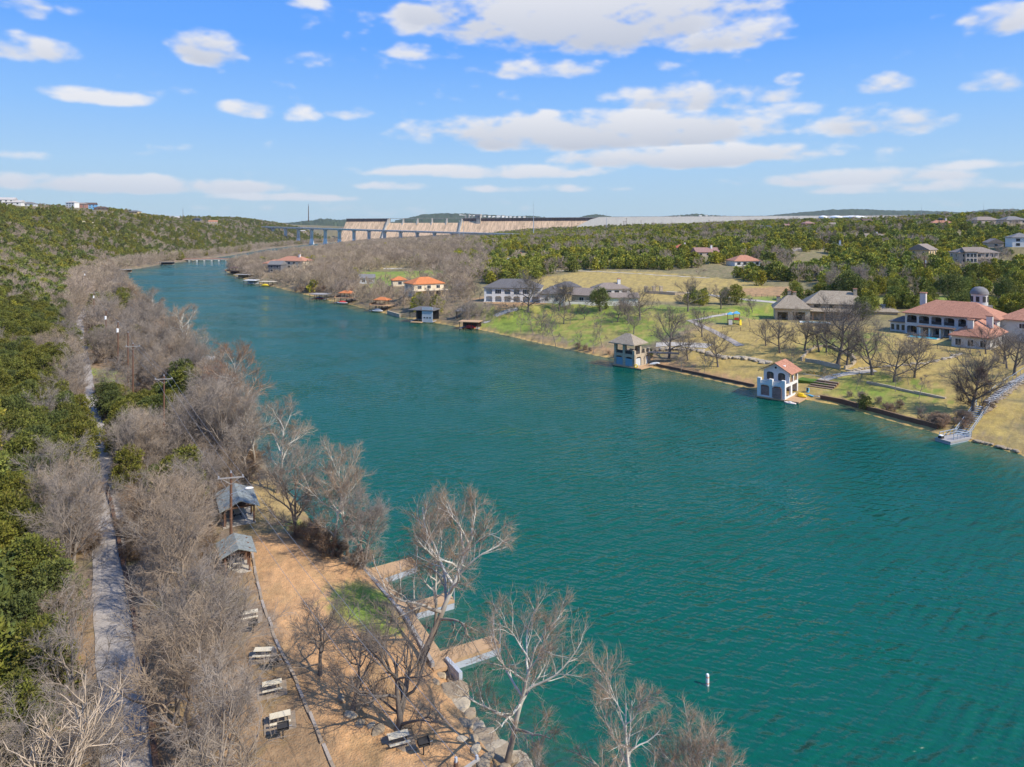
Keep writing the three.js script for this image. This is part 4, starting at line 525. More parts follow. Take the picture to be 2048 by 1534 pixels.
// white boathouse with tiled gable; local origin at its river corner, x along the water, +z over the water
{
  const p = P(1515, 790, .5), o = thing('boathouse', 'white two storey boathouse with red tiled gable roof and arched boat doors', 'boathouse', [p.x, 0, p.z], -.72), W = 6.4, L = 9, h1 = 3.3; keepOut.push([p.x + 6, p.z, 12]);
  const g1 = mesh('front_wall', wallWith(W, h1, [{ x: -1.5, y: .35, w: 2.2, h: 2.5, arch: .6 }, { x: 1.5, y: .35, w: 2.2, h: 2.5, arch: .6 }], .4), M.white, o); g1.position.set(W / 2, .35, 0);
  for (const x of [1.7, 4.7]) { const dr = mesh('boat_door', boxGeo(0, 0, 0, 2.15, 2.3, .12), M.rose, o); dr.position.set(x, 1.75, x < 3 ? -.3 : .35); } new Geo().slab(3.65, 5.75, .6, 2.75, -.25, .29).build('door_return', M.rose, o);
  const g2 = mesh('side_wall', wallWith(L, h1, [{ x: -2.2, y: .35, w: 3.4, h: 2.35 }, { x: 2.2, y: .35, w: 3.4, h: 2.35 }], .35), M.white, o); g2.position.set(W, .35, -L / 2); g2.rotation.y = Math.PI / 2; new Geo().slab(0, .35, .35, .35 + h1, -L, -.41).build('side_wall', M.white, o); new Geo().slab(.36, W - .36, .3, .35 + h1, -L, -L + .3).build('rear_wall', M.white, o);
  new Geo().slab(W - 1.6, W - 1.5, .4, 2.8, -4.2, -1).build('inner_door', M.rose, o); new Geo().slab(.36, W - .36, h1 + .1, h1 + .34, -L + .3, -.41).build('terrace_floor', M.wood, o);
  for (const [x, z] of [[.35, -.35], [W / 2, -.2], [W - .35, -.35]]) new Geo().slab(x - .42, x + .42, x === W / 2 ? 3.2 : -1, 4.75, z - .42, z + .42).build('corner_post', M.white, o); new Geo().slab(.8, W - .8, 3.66, 4.25, -.3, -.18).build('parapet', M.white, o);
  const Hu = mesh('gable_wall', (() => { const s = new THREE.Shape(); s.moveTo(-W / 2 + .3, 0); s.lineTo(W / 2, 0); s.lineTo(W / 2, 2.55); s.lineTo(0, 4.3); s.lineTo(-W / 2 + .3, 2.55); s.closePath(); for (const x of [-1.35, 1.35]) { const q = new THREE.Path(); q.moveTo(x - .85, .3); q.lineTo(x + .85, .3); q.lineTo(x + .85, 1.7); q.quadraticCurveTo(x + .8, 2.15, x, 2.2); q.quadraticCurveTo(x - .8, 2.15, x - .85, 1.7); q.closePath(); s.holes.push(q); } const g = new THREE.ExtrudeGeometry(s, { depth: .3, bevelEnabled: false, curveSegments: 6 }); g.translate(0, 0, -.3); return g; })(), M.white, o); Hu.position.set(W / 2, 3.69, -3.1);
  for (const x of [-1.35, 1.35]) { const q = mesh('arched_window', boxGeo(0, 0, 0, 1.8, 2.0, .06), M.glass, o); q.position.set(W / 2 + x, 4.95, -3.3); } const rnd = mesh('round_vent', new THREE.CylinderGeometry(.24, .24, .1, 12).rotateX(Math.PI / 2), M.dark, o); rnd.position.set(W / 2, 7.0, -3.07);
  new Geo().slab(.3, .6, 3.69, 6.25, -L, -3.41).build('upper_wall', M.white, o); for (const z of [-3.3, -5.9, -8.7]) new Geo().slab(W - .45, W, 3.69, 6.25, z - .25, z + .25).build('upper_post', M.white, o); new Geo().slab(W - .3, W - .2, 5.5, 6.2, -8.4, -3.6).slab(W - .3, W - .2, 3.7, 4.5, -8.4, -3.6).build('upper_rail', M.wood, o); new Geo().slab(W - 2.2, W - 2.1, 3.7, 6.2, -L + .3, -3.45).build('screen', M.dark, o);
  const rf = new Geo(), q = (x, y, z) => [x, y, z]; for (const [z0, z1] of [[-2.3, -L - .6]]) { rf.quad(q(W + .8, 6.0, z0), q(W + .8, 6.0, z1), q(W / 2, 8.25, z1), q(W / 2, 8.25, z0)); rf.quad(q(-.8, 6.0, z1), q(-.8, 6.0, z0), q(W / 2, 8.25, z0), q(W / 2, 8.25, z1)); rf.quad(q(W + .8, 5.85, z1), q(W + .8, 5.85, z0), q(W / 2, 8.1, z0), q(W / 2, 8.1, z1)); rf.quad(q(-.8, 5.85, z0), q(-.8, 5.85, z1), q(W / 2, 8.1, z1), q(W / 2, 8.1, z0)); for (const z of [z0, z1]) { rf.quad(q(-.8, 5.85, z), q(W / 2, 8.1, z), q(W / 2, 8.25, z), q(-.8, 6, z)); rf.quad(q(W / 2, 8.1, z), q(W + .8, 5.85, z), q(W + .8, 6, z), q(W / 2, 8.25, z)); } rf.quad(q(W + .8, 5.85, z0), q(W + .8, 5.85, z1), q(W + .8, 6, z1), q(W + .8, 6, z0)); } const RF = rf.build('roof', M.terracotta, o); const sk = mesh('roof_vent', boxGeo(0, 0, 0, .7, .3, .7), M.whitepaint, RF); sk.position.set(W * .72, 7.35, -4.4);
  const dk = new Geo(); dk.slab(-.1, W + .1, .1, .38, -L, .35); dk.slab(W + .1, W + 3.2, .1, .38, -L - 1, .1); dk.build('dock_deck', M.deck, o); new Geo().slab(-.1, W + 3.2, -.25, .095, .02, .3).build('fascia', M.dark, o); for (const [x, z] of [[0, .1], [W / 2, .1], [W, .1], [W + 3, -.1], [W + 3, -5]]) new Geo().tube([x, -4, z], [x, .1, z], .16, .16, 8).build('pile', M.dark, o);
  const hullShape = (len, wid, ht) => { const g = new THREE.SphereGeometry(1, 14, 8); const pp = g.attributes.position; for (let i = 0; i < pp.count; i++) { const y = pp.getY(i); pp.setXYZ(i, pp.getX(i) * wid / 2 * (1 - .25 * Math.abs(pp.getZ(i))), (y > .25 ? .25 - (y - .25) * .35 : y) * ht, pp.getZ(i) * len / 2); } g.computeVertexNormals(); return g; };
  const toy = (name, label, x, y, z, geo, m, ry, extra) => { const t = thing(name, label, 'boat', at2(o, x, y, z), ry - .72); mesh('hull', geo, m, t); if (extra) extra(t); return t; };
  toy('pedal_boat', 'bright yellow pedal boat on the boathouse deck', W + 2.0, .7, -5.6, hullShape(2.6, 1.6, .55), M.yellowplastic, 1.2, (t) => { const c = mesh('canopy', hullShape(1.5, 1.0, .9), M.yellowplastic, t); c.position.set(0, .35, -.2); });
  toy('inflatable_boat', 'pale pink inflatable boat floating at the boathouse dock', W + 1.6, .18, 1.0, hullShape(2.9, 1.3, .5), M.pinkboat, 1.45, (t) => { const c = mesh('seat', boxGeo(0, .16, 0, .8, .12, .5), M.white, t); });
  toy('kayak', 'blue kayak leaning upright by the timber steps', W + 2.4, 1.5, -8.6, hullShape(.7, .7, 2.6), M.blueplastic, .3, (t) => { mesh('cockpit', boxGeo(0, .2, .3, .35, .7, .1), M.dark, t); }); toy('paddle_board', 'pale blue paddle board lying by the timber steps', W + 4.2, .75, -7.5, hullShape(3.0, .8, .3), M.palegrey, 1.3); toy('kayak', 'dark blue kayak lying beside the paddle board', W + 3.2, .75, -7.2, hullShape(3.0, .7, .4), M.blueplastic, 1.0);
  // timber garden steps up the bank
  const st = thing('garden_steps', 'broad timber steps with pale nosings climbing from the white boathouse', 'steps', at2(o, W + 2.2, .3, -9.6), -.72); for (let k = 0; k < 7; k++) { const s = mesh('step', boxGeo(1.2 + k * .25, .2 + k * .36, -k * 1.0, 6.2 - k * .2, .5, 1.0), M.wood, st); const nz = mesh('nosing', boxGeo(1.2 + k * .25, .47 + k * .36, -k * 1.0 + .42, 6.3 - k * .2, .1, .2), M.palerock, s); }
  const bk = thing('garden_terrace', 'small emerald turf terrace behind the white boathouse', 'terrace', at2(o, W + 1, 2.4, -17), -.72); new Geo().slab(-3, 4.5, -1.4, .1, -3, 3).build('turf', new THREE.MeshStandardMaterial({ color: lin(.12, .22, .02), roughness: 1, map: grain }), bk); new Geo().slab(-3.4, 4.9, -1.5, .5, -3.6, -3.01).build('planter_wall', M.palerock, bk); const fl = new Wood(), fr = rng(12); for (let k = 0; k < 260; k++) fl.leaf(-3 + fr() * 7.6, .5 + fr() * .7, -3.9 - fr() * .7, [fr() - .5, fr() - .5, fr() - .5, fr() - .5, fr(), fr() - .5], .22, .3, fr() < .4 ? [.6, .3, .03] : [.09, .12, .03]); mesh('planting', fl.geo(), leafMat, bk);
}
// stone boathouse with an open pavilion on top
{
  const p = P(1228, 727, .5), o = thing('pavilion_boathouse', 'limestone boathouse with blue boat doors and a hip roofed pavilion on top', 'boathouse', [p.x, 0, p.z], -.78), W = 7.2, L = 8.2, h1 = 3.5; keepOut.push([p.x + 6, p.z, 11]);
  const a = mesh('front_wall', wallWith(W, h1, [{ x: -1.75, y: .1, w: 2.5, h: 2.6, arch: .9 }, { x: 1.75, y: .1, w: 2.5, h: 2.6, arch: .9 }], .45), M.fieldstone, o); a.position.set(W / 2, .4, 0); const b = mesh('side_wall', wallWith(L, h1, [{ x: -2, y: .1, w: 2.7, h: 2.6, arch: .9 }, { x: 2, y: .1, w: 2.7, h: 2.6, arch: .9 }], .45), M.fieldstone, o); b.position.set(W, .4, -L / 2); b.rotation.y = Math.PI / 2; new Geo().slab(0, .45, .4, .4 + h1, -L, -.46).build('side_wall', M.fieldstone, o); new Geo().slab(.46, W - .46, .3, .4 + h1, -L, -L + .4).build('rear_wall', M.fieldstone, o);
  for (const [x, z, ry] of [[1.85, -.25, 0], [5.35, .1, 0], [W - .3, -2.2, Math.PI / 2], [W - .3, -6, Math.PI / 2]]) { const d = mesh('boat_door', boxGeo(0, 0, 0, 2.4, 2.1, .12), ry ? M.palegrey : M.teal, o); d.material = ry ? M.palegrey : M.blueDoor || (M.blueDoor = std('blueDoor', [.20, .36, .45], plaster)); d.position.set(x, 1.6, z); d.rotation.y = ry; }
  new Geo().slab(.46, W - .46, h1 + .1, h1 + .38, -L + .4, -.46).build('upper_floor', M.wood, o);
  for (const [x, z, t] of [[.4, -.4, 6.6], [W / 2 - .1, -.35, 6.6], [W - .4, -.4, 5.1], [W - .4, -3.2, 6.6], [.4, -5, 6.6], [W - .4, -5.6, 5.1], [W - .4, -L + .4, 5.1], [W - 2.6, -5, 6.6]]) new Geo().slab(x - .38, x + .38, t > 6 ? h1 + .2 : -1, t, z - .38, z + .38).build('stone_pillar', M.fieldstone, o);
  new Geo().slab(.8, W - .8, 3.9, 4.8, -.34, -.28).slab(W - .34, W - .28, 3.9, 4.8, -L + .5, -.8).build('railing', M.darkframe, o); const seat = new Geo(); for (const [x, z] of [[2.4, -2], [4.4, -2.4], [3.2, -4]]) { seat.box(x, 4.15, z, 1.1, .45, .8).box(x, 4.5, z - .35, 1.1, .5, .15); } seat.build('terrace_seats', M.cream, o);
  hipRoof(new Geo(), 7.6, 6.0, 6.6, .7, 2.6, false, 3.2, -2.7).build('roof', M.shingle, o);
  new Geo().slab(-.2, W + 2.6, .1, .4, -L, .5).build('dock_deck', M.deck, o); new Geo().slab(-.2, W + 2.6, -.3, .095, .2, .45).build('fascia', M.dark, o); for (const [x, z] of [[0, .3], [W / 2, .3], [W + 2.4, .3], [W + 2.4, -4]]) new Geo().tube([x, -4, z], [x, .1, z], .17, .17, 8).build('pile', M.dark, o);
  const ring = thing('life_ring', 'yellow life ring with a float standing on the limestone boathouse dock', 'life ring', at2(o, W + .7, .85, .2), -.3); mesh('ring', new THREE.TorusGeometry(.42, .16, 8, 16), M.yellowplastic, ring); new Geo().slab(-.06, .06, -.45, -.3, -.05, .05).build('stand', M.dark, ring);
  const ramp = thing('footbridge', 'dark footbridge from the pavilion terrace to the lawn', 'bridge', at2(o, W - .2, 3.9, -L + 1), -.25); new Geo().slab(0, 9, -.2, .05, -1.1, 1.1).build('deck', M.charcoal, ramp); new Geo().slab(0, 9, .9, 1.0, 1.0, 1.1).slab(0, 9, .9, 1.0, -1.1, -1.0).build('handrail', M.darkframe, ramp); for (let k = 0; k < 5; k++) for (const z of [-1.05, 1.05]) new Geo().box(k * 2.2, .45, z, .08, .9, .08).build('baluster', M.darkframe, ramp);
  const cn = thing('canoe', 'pale green upturned canoe beside the limestone boathouse', 'boat', at2(o, W + 2.6, .85, -6.5), .4); const hg = new THREE.SphereGeometry(1, 12, 7, 0, 6.2832, 0, Math.PI / 2); hg.scale(1.9, .5, .5); mesh('hull', hg, M.palegrey, cn);
}
// floating landing with stairs
{
  const p = P(1884, 880, .5), q = P(1927, 871, .5), ry = Math.atan2(-(q.z - p.z), q.x - p.x), o = thing('boat_landing', 'grey aluminium boat landing with railed stairs climbing the rocky bank', 'landing', [p.x, 0, p.z], ry), L = 6.2; keepOut.push([p.x + 8, p.z - 3, 7]);
  new Geo().slab(0, L, .25, .6, -1.4, 1.6).build('platform', M.greydeck, o); new Geo().slab(.1, L - .1, -.4, .245, -1.3, 1.5).build('floats', M.float, o);
  const rail = (a, b, h, name) => { const g = new Geo(); g.tube([a[0], a[1] + h, a[2]], [b[0], b[1] + h, b[2]], .07, .07, 5); g.tube([a[0], a[1] + h / 2, a[2]], [b[0], b[1] + h / 2, b[2]], .05, .05, 5); const n = 5; for (let k = 0; k <= n; k++) { const t = k / n, x = mix(a[0], b[0], t), y = mix(a[1], b[1], t), z = mix(a[2], b[2], t); g.tube([x, y, z], [x, y + h, z], .06, .06, 5); } g.build(name, M.steel, o); };
  rail([.9, .55, -1], [L, .55, -1], 1.05, 'handrail'); rail([1.6, .55, 1.2], [L + .8, .55, 1.2], 1.05, 'handrail'); new Geo().slab(.2, 1.0, .55, 1.1, -.9, -.2).build('dock_box', M.dark, o); new Geo().slab(.25, .95, 1.1, 1.2, -.85, -.25).build('box_lid', M.whitepaint, o);
  const top = G(1966, 812).sub(V(p.x, 0, p.z)).applyAxisAngle(V(0, 1, 0), -ry), s0 = V(L - .3, .55, .1), n = 15, dir = top.clone().sub(s0), side = V(-dir.z, 0, dir.x).normalize().multiplyScalar(1.15);
  for (let k = 0; k < n; k++) { const c = s0.clone().addScaledVector(dir, (k + .5) / n); const sy = mesh('tread', boxGeo(0, 0, 0, 2.25, .08, Math.hypot(dir.x, dir.z) / n * .85), M.steel, o); sy.position.copy(c); sy.rotation.y = Math.atan2(dir.x, dir.z); }
  for (const s of [-1, 1]) { const a = s0.clone().addScaledVector(side, s), b = top.clone().addScaledVector(side, s); rail([a.x, a.y, a.z], [b.x, b.y, b.z], 1.05, 'stair_rail'); new Geo().tube([a.x, a.y - .15, a.z], [b.x, b.y - .15, b.z], .1, .1, 6).build('stringer', M.steel, o); }
  const A = G(1975, 806), B = G(2075, 735), u = B.clone().sub(A), o2 = thing('hillside_stair', 'long straight concrete stair with blue grey rail up the rocky slope', 'stairs', A, 0); for (let k = 0; k < 26; k++) { const c = u.clone().multiplyScalar((k + .5) / 26), y = height(A.x + c.x, A.z + c.z) - A.y; const s = mesh('tread', boxGeo(0, 0, 0, 1.5, .35, Math.hypot(u.x, u.z) / 26), M.greydeck, o2); s.position.set(c.x, y + .15, c.z); s.rotation.y = Math.atan2(u.x, u.z); } { const g = new Geo(), sd = V(-u.z, 0, u.x).normalize(); for (const s of [-1.1, 1.1]) { let pr = null; for (let k = 0; k <= 12; k++) { const c = u.clone().multiplyScalar(k / 12).addScaledVector(sd, s), y = height(A.x + c.x, A.z + c.z) - A.y; g.tube([c.x, y, c.z], [c.x, y + 1.2, c.z], .05, .05, 5); if (pr) g.tube(pr, [c.x, y + 1.2, c.z], .05, .05, 5); pr = [c.x, y + 1.2, c.z]; } } g.build('handrail', M.steel, o2); }
}
// docks down the far shore
function dock(px, py, w, dp, turn, label, o2 = {}) {
  const p = P(px, py, .5), o = thing(o2.name || 'boat_dock', label, o2.cat || 'dock', [p.x, 0, p.z], turn), H = o2.h || 3.0, m = o2.roof || M.deck; keepOut.push([p.x, p.z, w * .55]);
  for (const x of [-1, -.33, .33, 1]) for (const z of [0, 1]) new Geo().tube([x * (w / 2 - .2), -4, -z * (dp - .4) - .2], [x * (w / 2 - .2), H, -z * (dp - .4) - .2], .12, .12, 6).build('pile', M.dark, o);
  new Geo().slab(-w / 2, -w / 2 + 1.1, .35, .6, -dp, 0).slab(w / 2 - 1.1, w / 2, .35, .6, -dp, 0).slab(-w / 2 + 1.1, w / 2 - 1.1, .35, .6, -dp, -dp + 1.2).build('walkway', M.greydeck, o);
  if (o2.hip) hipRoof(new Geo(), w, dp, H, .5, 1.3, false, 0, -dp / 2).build('roof', m, o); else new Geo().slab(-w / 2 - .3, w / 2 + .3, H, H + .22, -dp - .3, .3).build('roof', m, o);
  if (o2.upper) { for (const x of [-1, 1]) for (const z of [0, 1]) new Geo().box(x * w * .25, H + 1.3, -z * dp * .55 - dp * .3, .22, 2.4, .22).build('upper_post', M.wood, o); hipRoof(new Geo(), w * .62, dp * .62, H + 2.5, .5, 1.2, false, 0, -dp * .58).build('upper_roof', o2.upper, o); new Geo().slab(-w / 2, w / 2, H + 1.0, H + 1.1, -.1, 0).slab(-w / 2, -w / 2 + .1, H + .2, H + 1.1, -dp, -.1).build('railing', M.wood, o); }
  if (o2.panel) { new Geo().slab(w * .05, w / 2, .3, H + 1.5, .05, .2).build('wall_panel', M.palegrey, o); for (let k = 0; k < 3; k++) new Geo().slab(w * .12 + k * w * .12, w * .19 + k * w * .12, 2.0, 2.5, .2, .25).build('window', M.glass, o); new Geo().slab(-w * .35, w * .1, .2, .5, .4, 2.6).build('swim_platform', M.deck, o); }
  if (o2.wall) new Geo().slab(-w / 2 + .2, w / 2 - .2, .6, H - .3, -dp + .2, -dp + .35).build('rear_screen', o2.wall, o);
  if (o2.boat) { const g = new THREE.SphereGeometry(1, 14, 8), q = g.attributes.position; for (let i = 0; i < q.count; i++) { const y = q.getY(i); q.setXYZ(i, q.getX(i) * w * .3, (y > .3 ? .3 : y) * .5, q.getZ(i) * .95); } g.computeVertexNormals(); const t = thing('moored_boat', o2.boatLabel, 'boat', at2(o, 0, .75, o2.bz ?? -dp * .35), turn); mesh('hull', g, o2.boat, t); const c = mesh('cover', new THREE.SphereGeometry(1, 12, 6, 0, 6.2832, 0, 1.5708).scale(w * .22, .8, .8), o2.cover || M.tarp, t); c.position.y = .22; }
  return o;
}
const U = -.75;
dock(937, 657, 8.0, 5, -.25, 'flat roofed dock sheltering red boats below the small grey gazebo', { boat: M.redpaint, boatLabel: 'red canoe stack under the flat roofed dock', cover: M.redpaint, roof: M.deck, wall: M.bark });
dock(842, 643, 11, 7, -.3, 'charcoal roofed two level boathouse with a pale wall panel', { hip: 1, h: 5.2, roof: M.charcoal, panel: 1, name: 'grey_boathouse', cat: 'boathouse', wall: M.dark });
dock(757, 622, 10, 7, -.3, 'two level timber dock with orange hip roof beside a stone seawall', { upper: M.orange, boat: M.whitepaint, boatLabel: 'white pontoon boat with dark cover at the timber dock by the seawall', bz: .9 });
dock(686, 606, 11, 7, -.3, 'timber dock with orange hip roof and a slide', { upper: M.orange, boat: M.whitepaint, boatLabel: 'white motor boat at the orange roofed dock with slide', cover: M.redpaint, bz: .6 });
dock(634, 598, 10, 7, -.3, 'pale roofed low dock with a red boat on its lift', { roof: M.greydeck, boat: M.redpaint, boatLabel: 'red boat on the lift of the pale roofed dock' });
dock(532, 571, 11, 6, -.2, 'tan canopied dock with a lime green float', { roof: M.cream, boat: M.yellowplastic, boatLabel: 'lime yellow float at the tan canopied dock', cover: M.yellowplastic, bz: 1.2 });
dock(498, 568, 9, 6, -.2, 'white fronted boathouse dock by the sandy beach', { roof: M.whitepaint, wall: M.palegrey, boat: M.whitepaint, boatLabel: 'white boat inside the white fronted dock' });
dock(483, 556, 14, 6, -.2, 'long slatted brown dock behind the white fronted dock', { roof: M.greydeck, wall: M.deck });
dock(462, 548, 12, 8, -.2, 'dark two level dock at the wooded point', { upper: M.bark, roof: M.bark, wall: M.bark });
dock(231, 552, 10, 8, .5, 'blue grey boathouse under the wooded slope', { roof: M.metal, wall: M.dusk, hip: 1, name: 'slope_boathouse', cat: 'boathouse' }); dock(246, 545, 13, 7, .4, 'tan roofed dock among bare trees below the slope', { roof: M.greydeck, wall: M.wood }); dock(333, 529, 14, 8, .3, 'small dark dock by the low red bridge', { roof: M.slategrey, wall: M.dark });
{ const p = G(921, 634), o = thing('gazebo', 'small open gazebo with grey hip roof above the flat roofed dock', 'gazebo', p, .2); for (const x of [-1, 1]) for (const z of [-1, 1]) new Geo().box(x * 1.5, 1.1, z * 1.3, .2, 3.2, .2).build('post', M.bark, o); hipRoof(new Geo(), 3.6, 3.2, 2.6, .5, 1.1).build('roof', M.charcoal, o); }
lowWall('seawall', 'short pale stone seawall beside the orange roofed dock', [[776, 628], [800, 635]], 1.6, .8, M.palerock);
lowWall('seawall', 'long dark timber seawall between the two boathouses', [[1314, 731], [1360, 741], [1410, 752], [1460, 763], [1508, 773]], .5, .4, M.bark, M.wood);
lowWall('retaining_wall', 'rusty brown retaining wall along the grassy bank past the white boathouse', [[1642, 797], [1690, 808], [1750, 824], [1820, 843], [1875, 857]], .8, .35, M.polewood, M.wood);
lowWall('garden_wall', 'thin pale stone edging above the grassy bank', [[1735, 766], [1780, 775], [1830, 787], [1890, 797]], .45, .5, M.palerock);
lowWall('garden_wall', 'curving white stone wall around the leaning lawn trees', [[1603, 722], [1612, 708], [1628, 697], [1648, 693], [1668, 698], [1690, 707], [1706, 714], [1711, 724], [1704, 732], [1690, 739]], .7, .5, M.palerock);
lowWall('garden_wall', 'straight stone wall with planting below the leaning lawn trees', [[1612, 724], [1640, 728], [1680, 738]], 1.0, .5, M.palerock);
stoneRow('rock_wall', 'tumbled limestone boulder wall along the lawn edge', 'wall', [[1316, 700], [1345, 698], [1390, 700], [1420, 708], [1450, 716], [1475, 716], [1500, 720], [1530, 726], [1547, 727]], 1.0, M.palerock, .9, 2);
stoneRow('rock_wall', 'pale rubble edging above the far lawn slope', 'wall', [[1700, 742], [1740, 735], [1790, 733], [1850, 727], [1900, 715], [1925, 708]], .8, M.palerock, .6, 1);
stoneRow('rock_slope', 'pale rubble beside the long concrete stair', 'rocks', [[1965, 828], [1990, 804], [2020, 782], [2046, 765]], .6, M.rock, .6, 2);
stoneRow('shore_rocks', 'line of dark stones along the far grassy shore', 'rocks', [[1900, 873], [1940, 879], [1985, 890], [2046, 906]], .7, M.rock, .7, 1);
fence('thin black wire fence crossing the green lawn', [[1205, 619], [1270, 621], [1340, 622], [1400, 626], [1450, 631]]); fence('black fence between the two big lawns', [[1445, 660], [1500, 664], [1560, 668], [1600, 672]]); fence('black estate fence in front of the tiled mansion lawn', [[1790, 690], [1850, 694], [1900, 702], [1960, 712]]); fence('black fence along the pale driveway', [[1560, 597], [1500, 592], [1450, 586]]); fence('dark pool fence behind the fieldstone house', [[1735, 618], [1790, 622]]);
strip('driveway', region([[1330, 584], [1392, 588], [1450, 594], [1510, 601], [1565, 608]]), 4.2, M.concretepath, .08); strip('garden_path', region([[1378, 640], [1400, 650], [1430, 664], [1455, 677], [1482, 692]]), 2.4, M.gravel, .09); strip('garden_path', region([[1312, 690], [1345, 689], [1390, 691], [1420, 693]]), 4.6, M.concretepath, .1); strip('garden_path', region([[1385, 641], [1420, 634], [1450, 629], [1475, 627]]), 2.6, M.concretepath, .08); strip('garden_path', region([[968, 646], [985, 636], [1010, 624], [1035, 618]]), 1.8, M.concretepath, .09); strip('garden_path', region([[1640, 762], [1670, 752], [1700, 747], [1750, 741]]), 2.6, M.concretepath, .09); strip('lane', region([[1545, 510], [1590, 500], [1610, 496]]), 6, M.gravel, .1); strip('lane', region([[1090, 541], [1180, 543], [1300, 549], [1420, 556]]), 2.2, M.concretepath, .09); strip('lane', region([[1200, 536], [1240, 528], [1250, 524]]), 4.5, M.concretepath, .1);
// gate pillars, play tower, car, green screen fence
for (const px of [1292, 1308, 1322]) { const p = G(px, 584), o = thing('gate_pillar', 'square stone pillar of the estate gate by the driveway', 'pillar', p, .1, 'estate gate pillars'); new Geo().slab(-.7, .7, -.5, 2.6, -.7, .7).build('shaft', M.fieldstone, o); new Geo().slab(-.85, .85, 2.6, 2.85, -.85, .85).build('cap', M.palerock, o); }
lowWall('gate_wall', 'low stone wall linking the estate gate pillars', [[1294, 587], [1320, 588], [1350, 590], [1372, 589]], 1.2, .5, M.fieldstone, M.palerock);
{ const p = G(1467, 648), o = thing('play_tower', 'timber play tower with blue canopies, yellow slide and climbing ramp', 'playground', p, -.3); for (const x of [-2, 0, 2]) for (const z of [-.9, .9]) new Geo().box(x, 1.6, z, .16, 3.6, .16).build('post', M.wood, o); for (const [x, m] of [[-1, M.blueplastic], [1, M.blueplastic]]) { hipRoof(new Geo(), 1.9, 1.9, 3.3 + (x > 0 ? .4 : 0), .2, .8, false, x, 0, .08).build('canopy', m, o); new Geo().slab(x - .9, x + .9, 1.4, 1.55, -.9, .9).build('platform', M.wood, o); } const sl = mesh('slide', boxGeo(0, 0, 0, .7, .12, 3.2), M.yellowplastic, o); sl.position.set(2.3, .8, 1.6); sl.rotation.x = .5; const rp = mesh('ramp', boxGeo(0, 0, 0, 1.2, .1, 2.2), M.greydeck, o); rp.position.set(-1, .75, 1.7); rp.rotation.x = .75; new Geo().slab(3.4, 6.4, -.3, .12, -.6, 1.8).build('mat', M.palegrey, o); new Geo().slab(.2, 1.8, 1.6, 2.4, .92, 1.0).build('panel', M.redpaint, o); }
{ const p = G(1101, 586), o = thing('parked_car', 'small red car parked beside the white mansion', 'car', p, .3); const s = new THREE.Shape(); [[-2.2, .35], [2.2, .35], [2.25, .85], [1.5, 1.0], [.8, 1.5], [-1.1, 1.5], [-1.8, 1.0], [-2.25, .9]].forEach(([x, y], k) => k ? s.lineTo(x, y) : s.moveTo(x, y)); const g = new THREE.ExtrudeGeometry(s, { depth: 1.6, bevelEnabled: true, bevelSize: .08, bevelThickness: .1, bevelSegments: 2 }); g.translate(0, 0, -.8); mesh('body', g, M.carpaint, o); new Geo().slab(-1.2, .9, 1.05, 1.42, -.93, .93).build('windows', M.glass, o); for (const x of [-1.4, 1.4]) for (const z of [-.8, .8]) { const w = mesh('wheel', new THREE.CylinderGeometry(.34, .34, .22, 14).rotateX(Math.PI / 2), M.dark, o); w.position.set(x, .34, z); } }
{ const a = G(1070, 597), b = G(1140, 588), o = thing('screen_fence', 'teal green mesh screen fence beside the white mansion', 'fence', a), L = Math.hypot(b.x - a.x, b.z - a.z), ry = Math.atan2(-(b.z - a.z), b.x - a.x); o.rotation.y = ry; new Geo().slab(0, L, -.6, 1.7, -.05, .05).build('mesh_panel', M.teal, o); for (let k = 0; k < 9; k++) new Geo().box(k * L / 8, .7, .1, .1, 2.6, .1).build('post', M.darkframe, o); }
{ const p = G(1150, 608), o = thing('terrace_wall', 'long white terrace wall before the gabled guest house', 'wall', p, -.12); new Geo().slab(-6, 12, -1, .9, -.3, .1).build('wall_face', M.white, o); new Geo().slab(-6, 12, 1.3, 1.4, -.2, -.1).build('rail', M.whitepaint, o); for (let k = 0; k < 8; k++) new Geo().slab(-6 + k * 2.55, -5.9 + k * 2.55, .9, 1.3, -.2, -.1).build('baluster', M.whitepaint, o); }
{ const p = G(1849, 556), o = thing('power_pole', 'power pole with crossarms and transformer standing in the oaks', 'pole', p); new Geo().tube([0, -1, 0], [0, 11, 0], .2, .15, 7).build('shaft', M.polewood, o); for (const y of [10.2, 9.4]) new Geo().box(0, y, 0, 3.4, .16, .16).build('crossarm', M.wood, o); new Geo().tube([.5, 7.6, 0], [.5, 8.8, 0], .3, .3, 8).build('transformer', M.palegrey, o); }

// ---------------------------------------------------------------- trees that stand on their own
const pecans = [0, 1, 2, 3, 4].map((k) => bareTree(400 + k, { h: 12, fork: .2, spread: 6.2, r: .36, limbs: 10, kids: 8, sub: 7, twigs: 7, twLen: .7, twR: .014, leader: .72, rise: .9, wob: 1.3, bark: darkBark, tip: darkTip }));
const slender = [0, 1, 2].map((k) => bareTree(420 + k, { h: 8, fork: .35, spread: 2.4, r: .11, limbs: 8, kids: 5, sub: 4, twigs: 5, twLen: .5, twR: .012, leader: .9, wob: 1.2, lean: [(k - 1) * .25, .1], bark: greyBark, tip: darkTip }));
const sycamores = [0, 1, 2, 3, 4, 5].map((k) => bareTree(440 + k, { h: 13, fork: .26, spread: 4.6, r: .235, limbs: 11, kids: 8, sub: 8, twigs: 9, twLen: .55, twR: .011, leader: .88, rise: 1.15, wob: 1.1, lean: [.12 * (k % 3), .03], bark: whiteBark, tip: rustTip }));
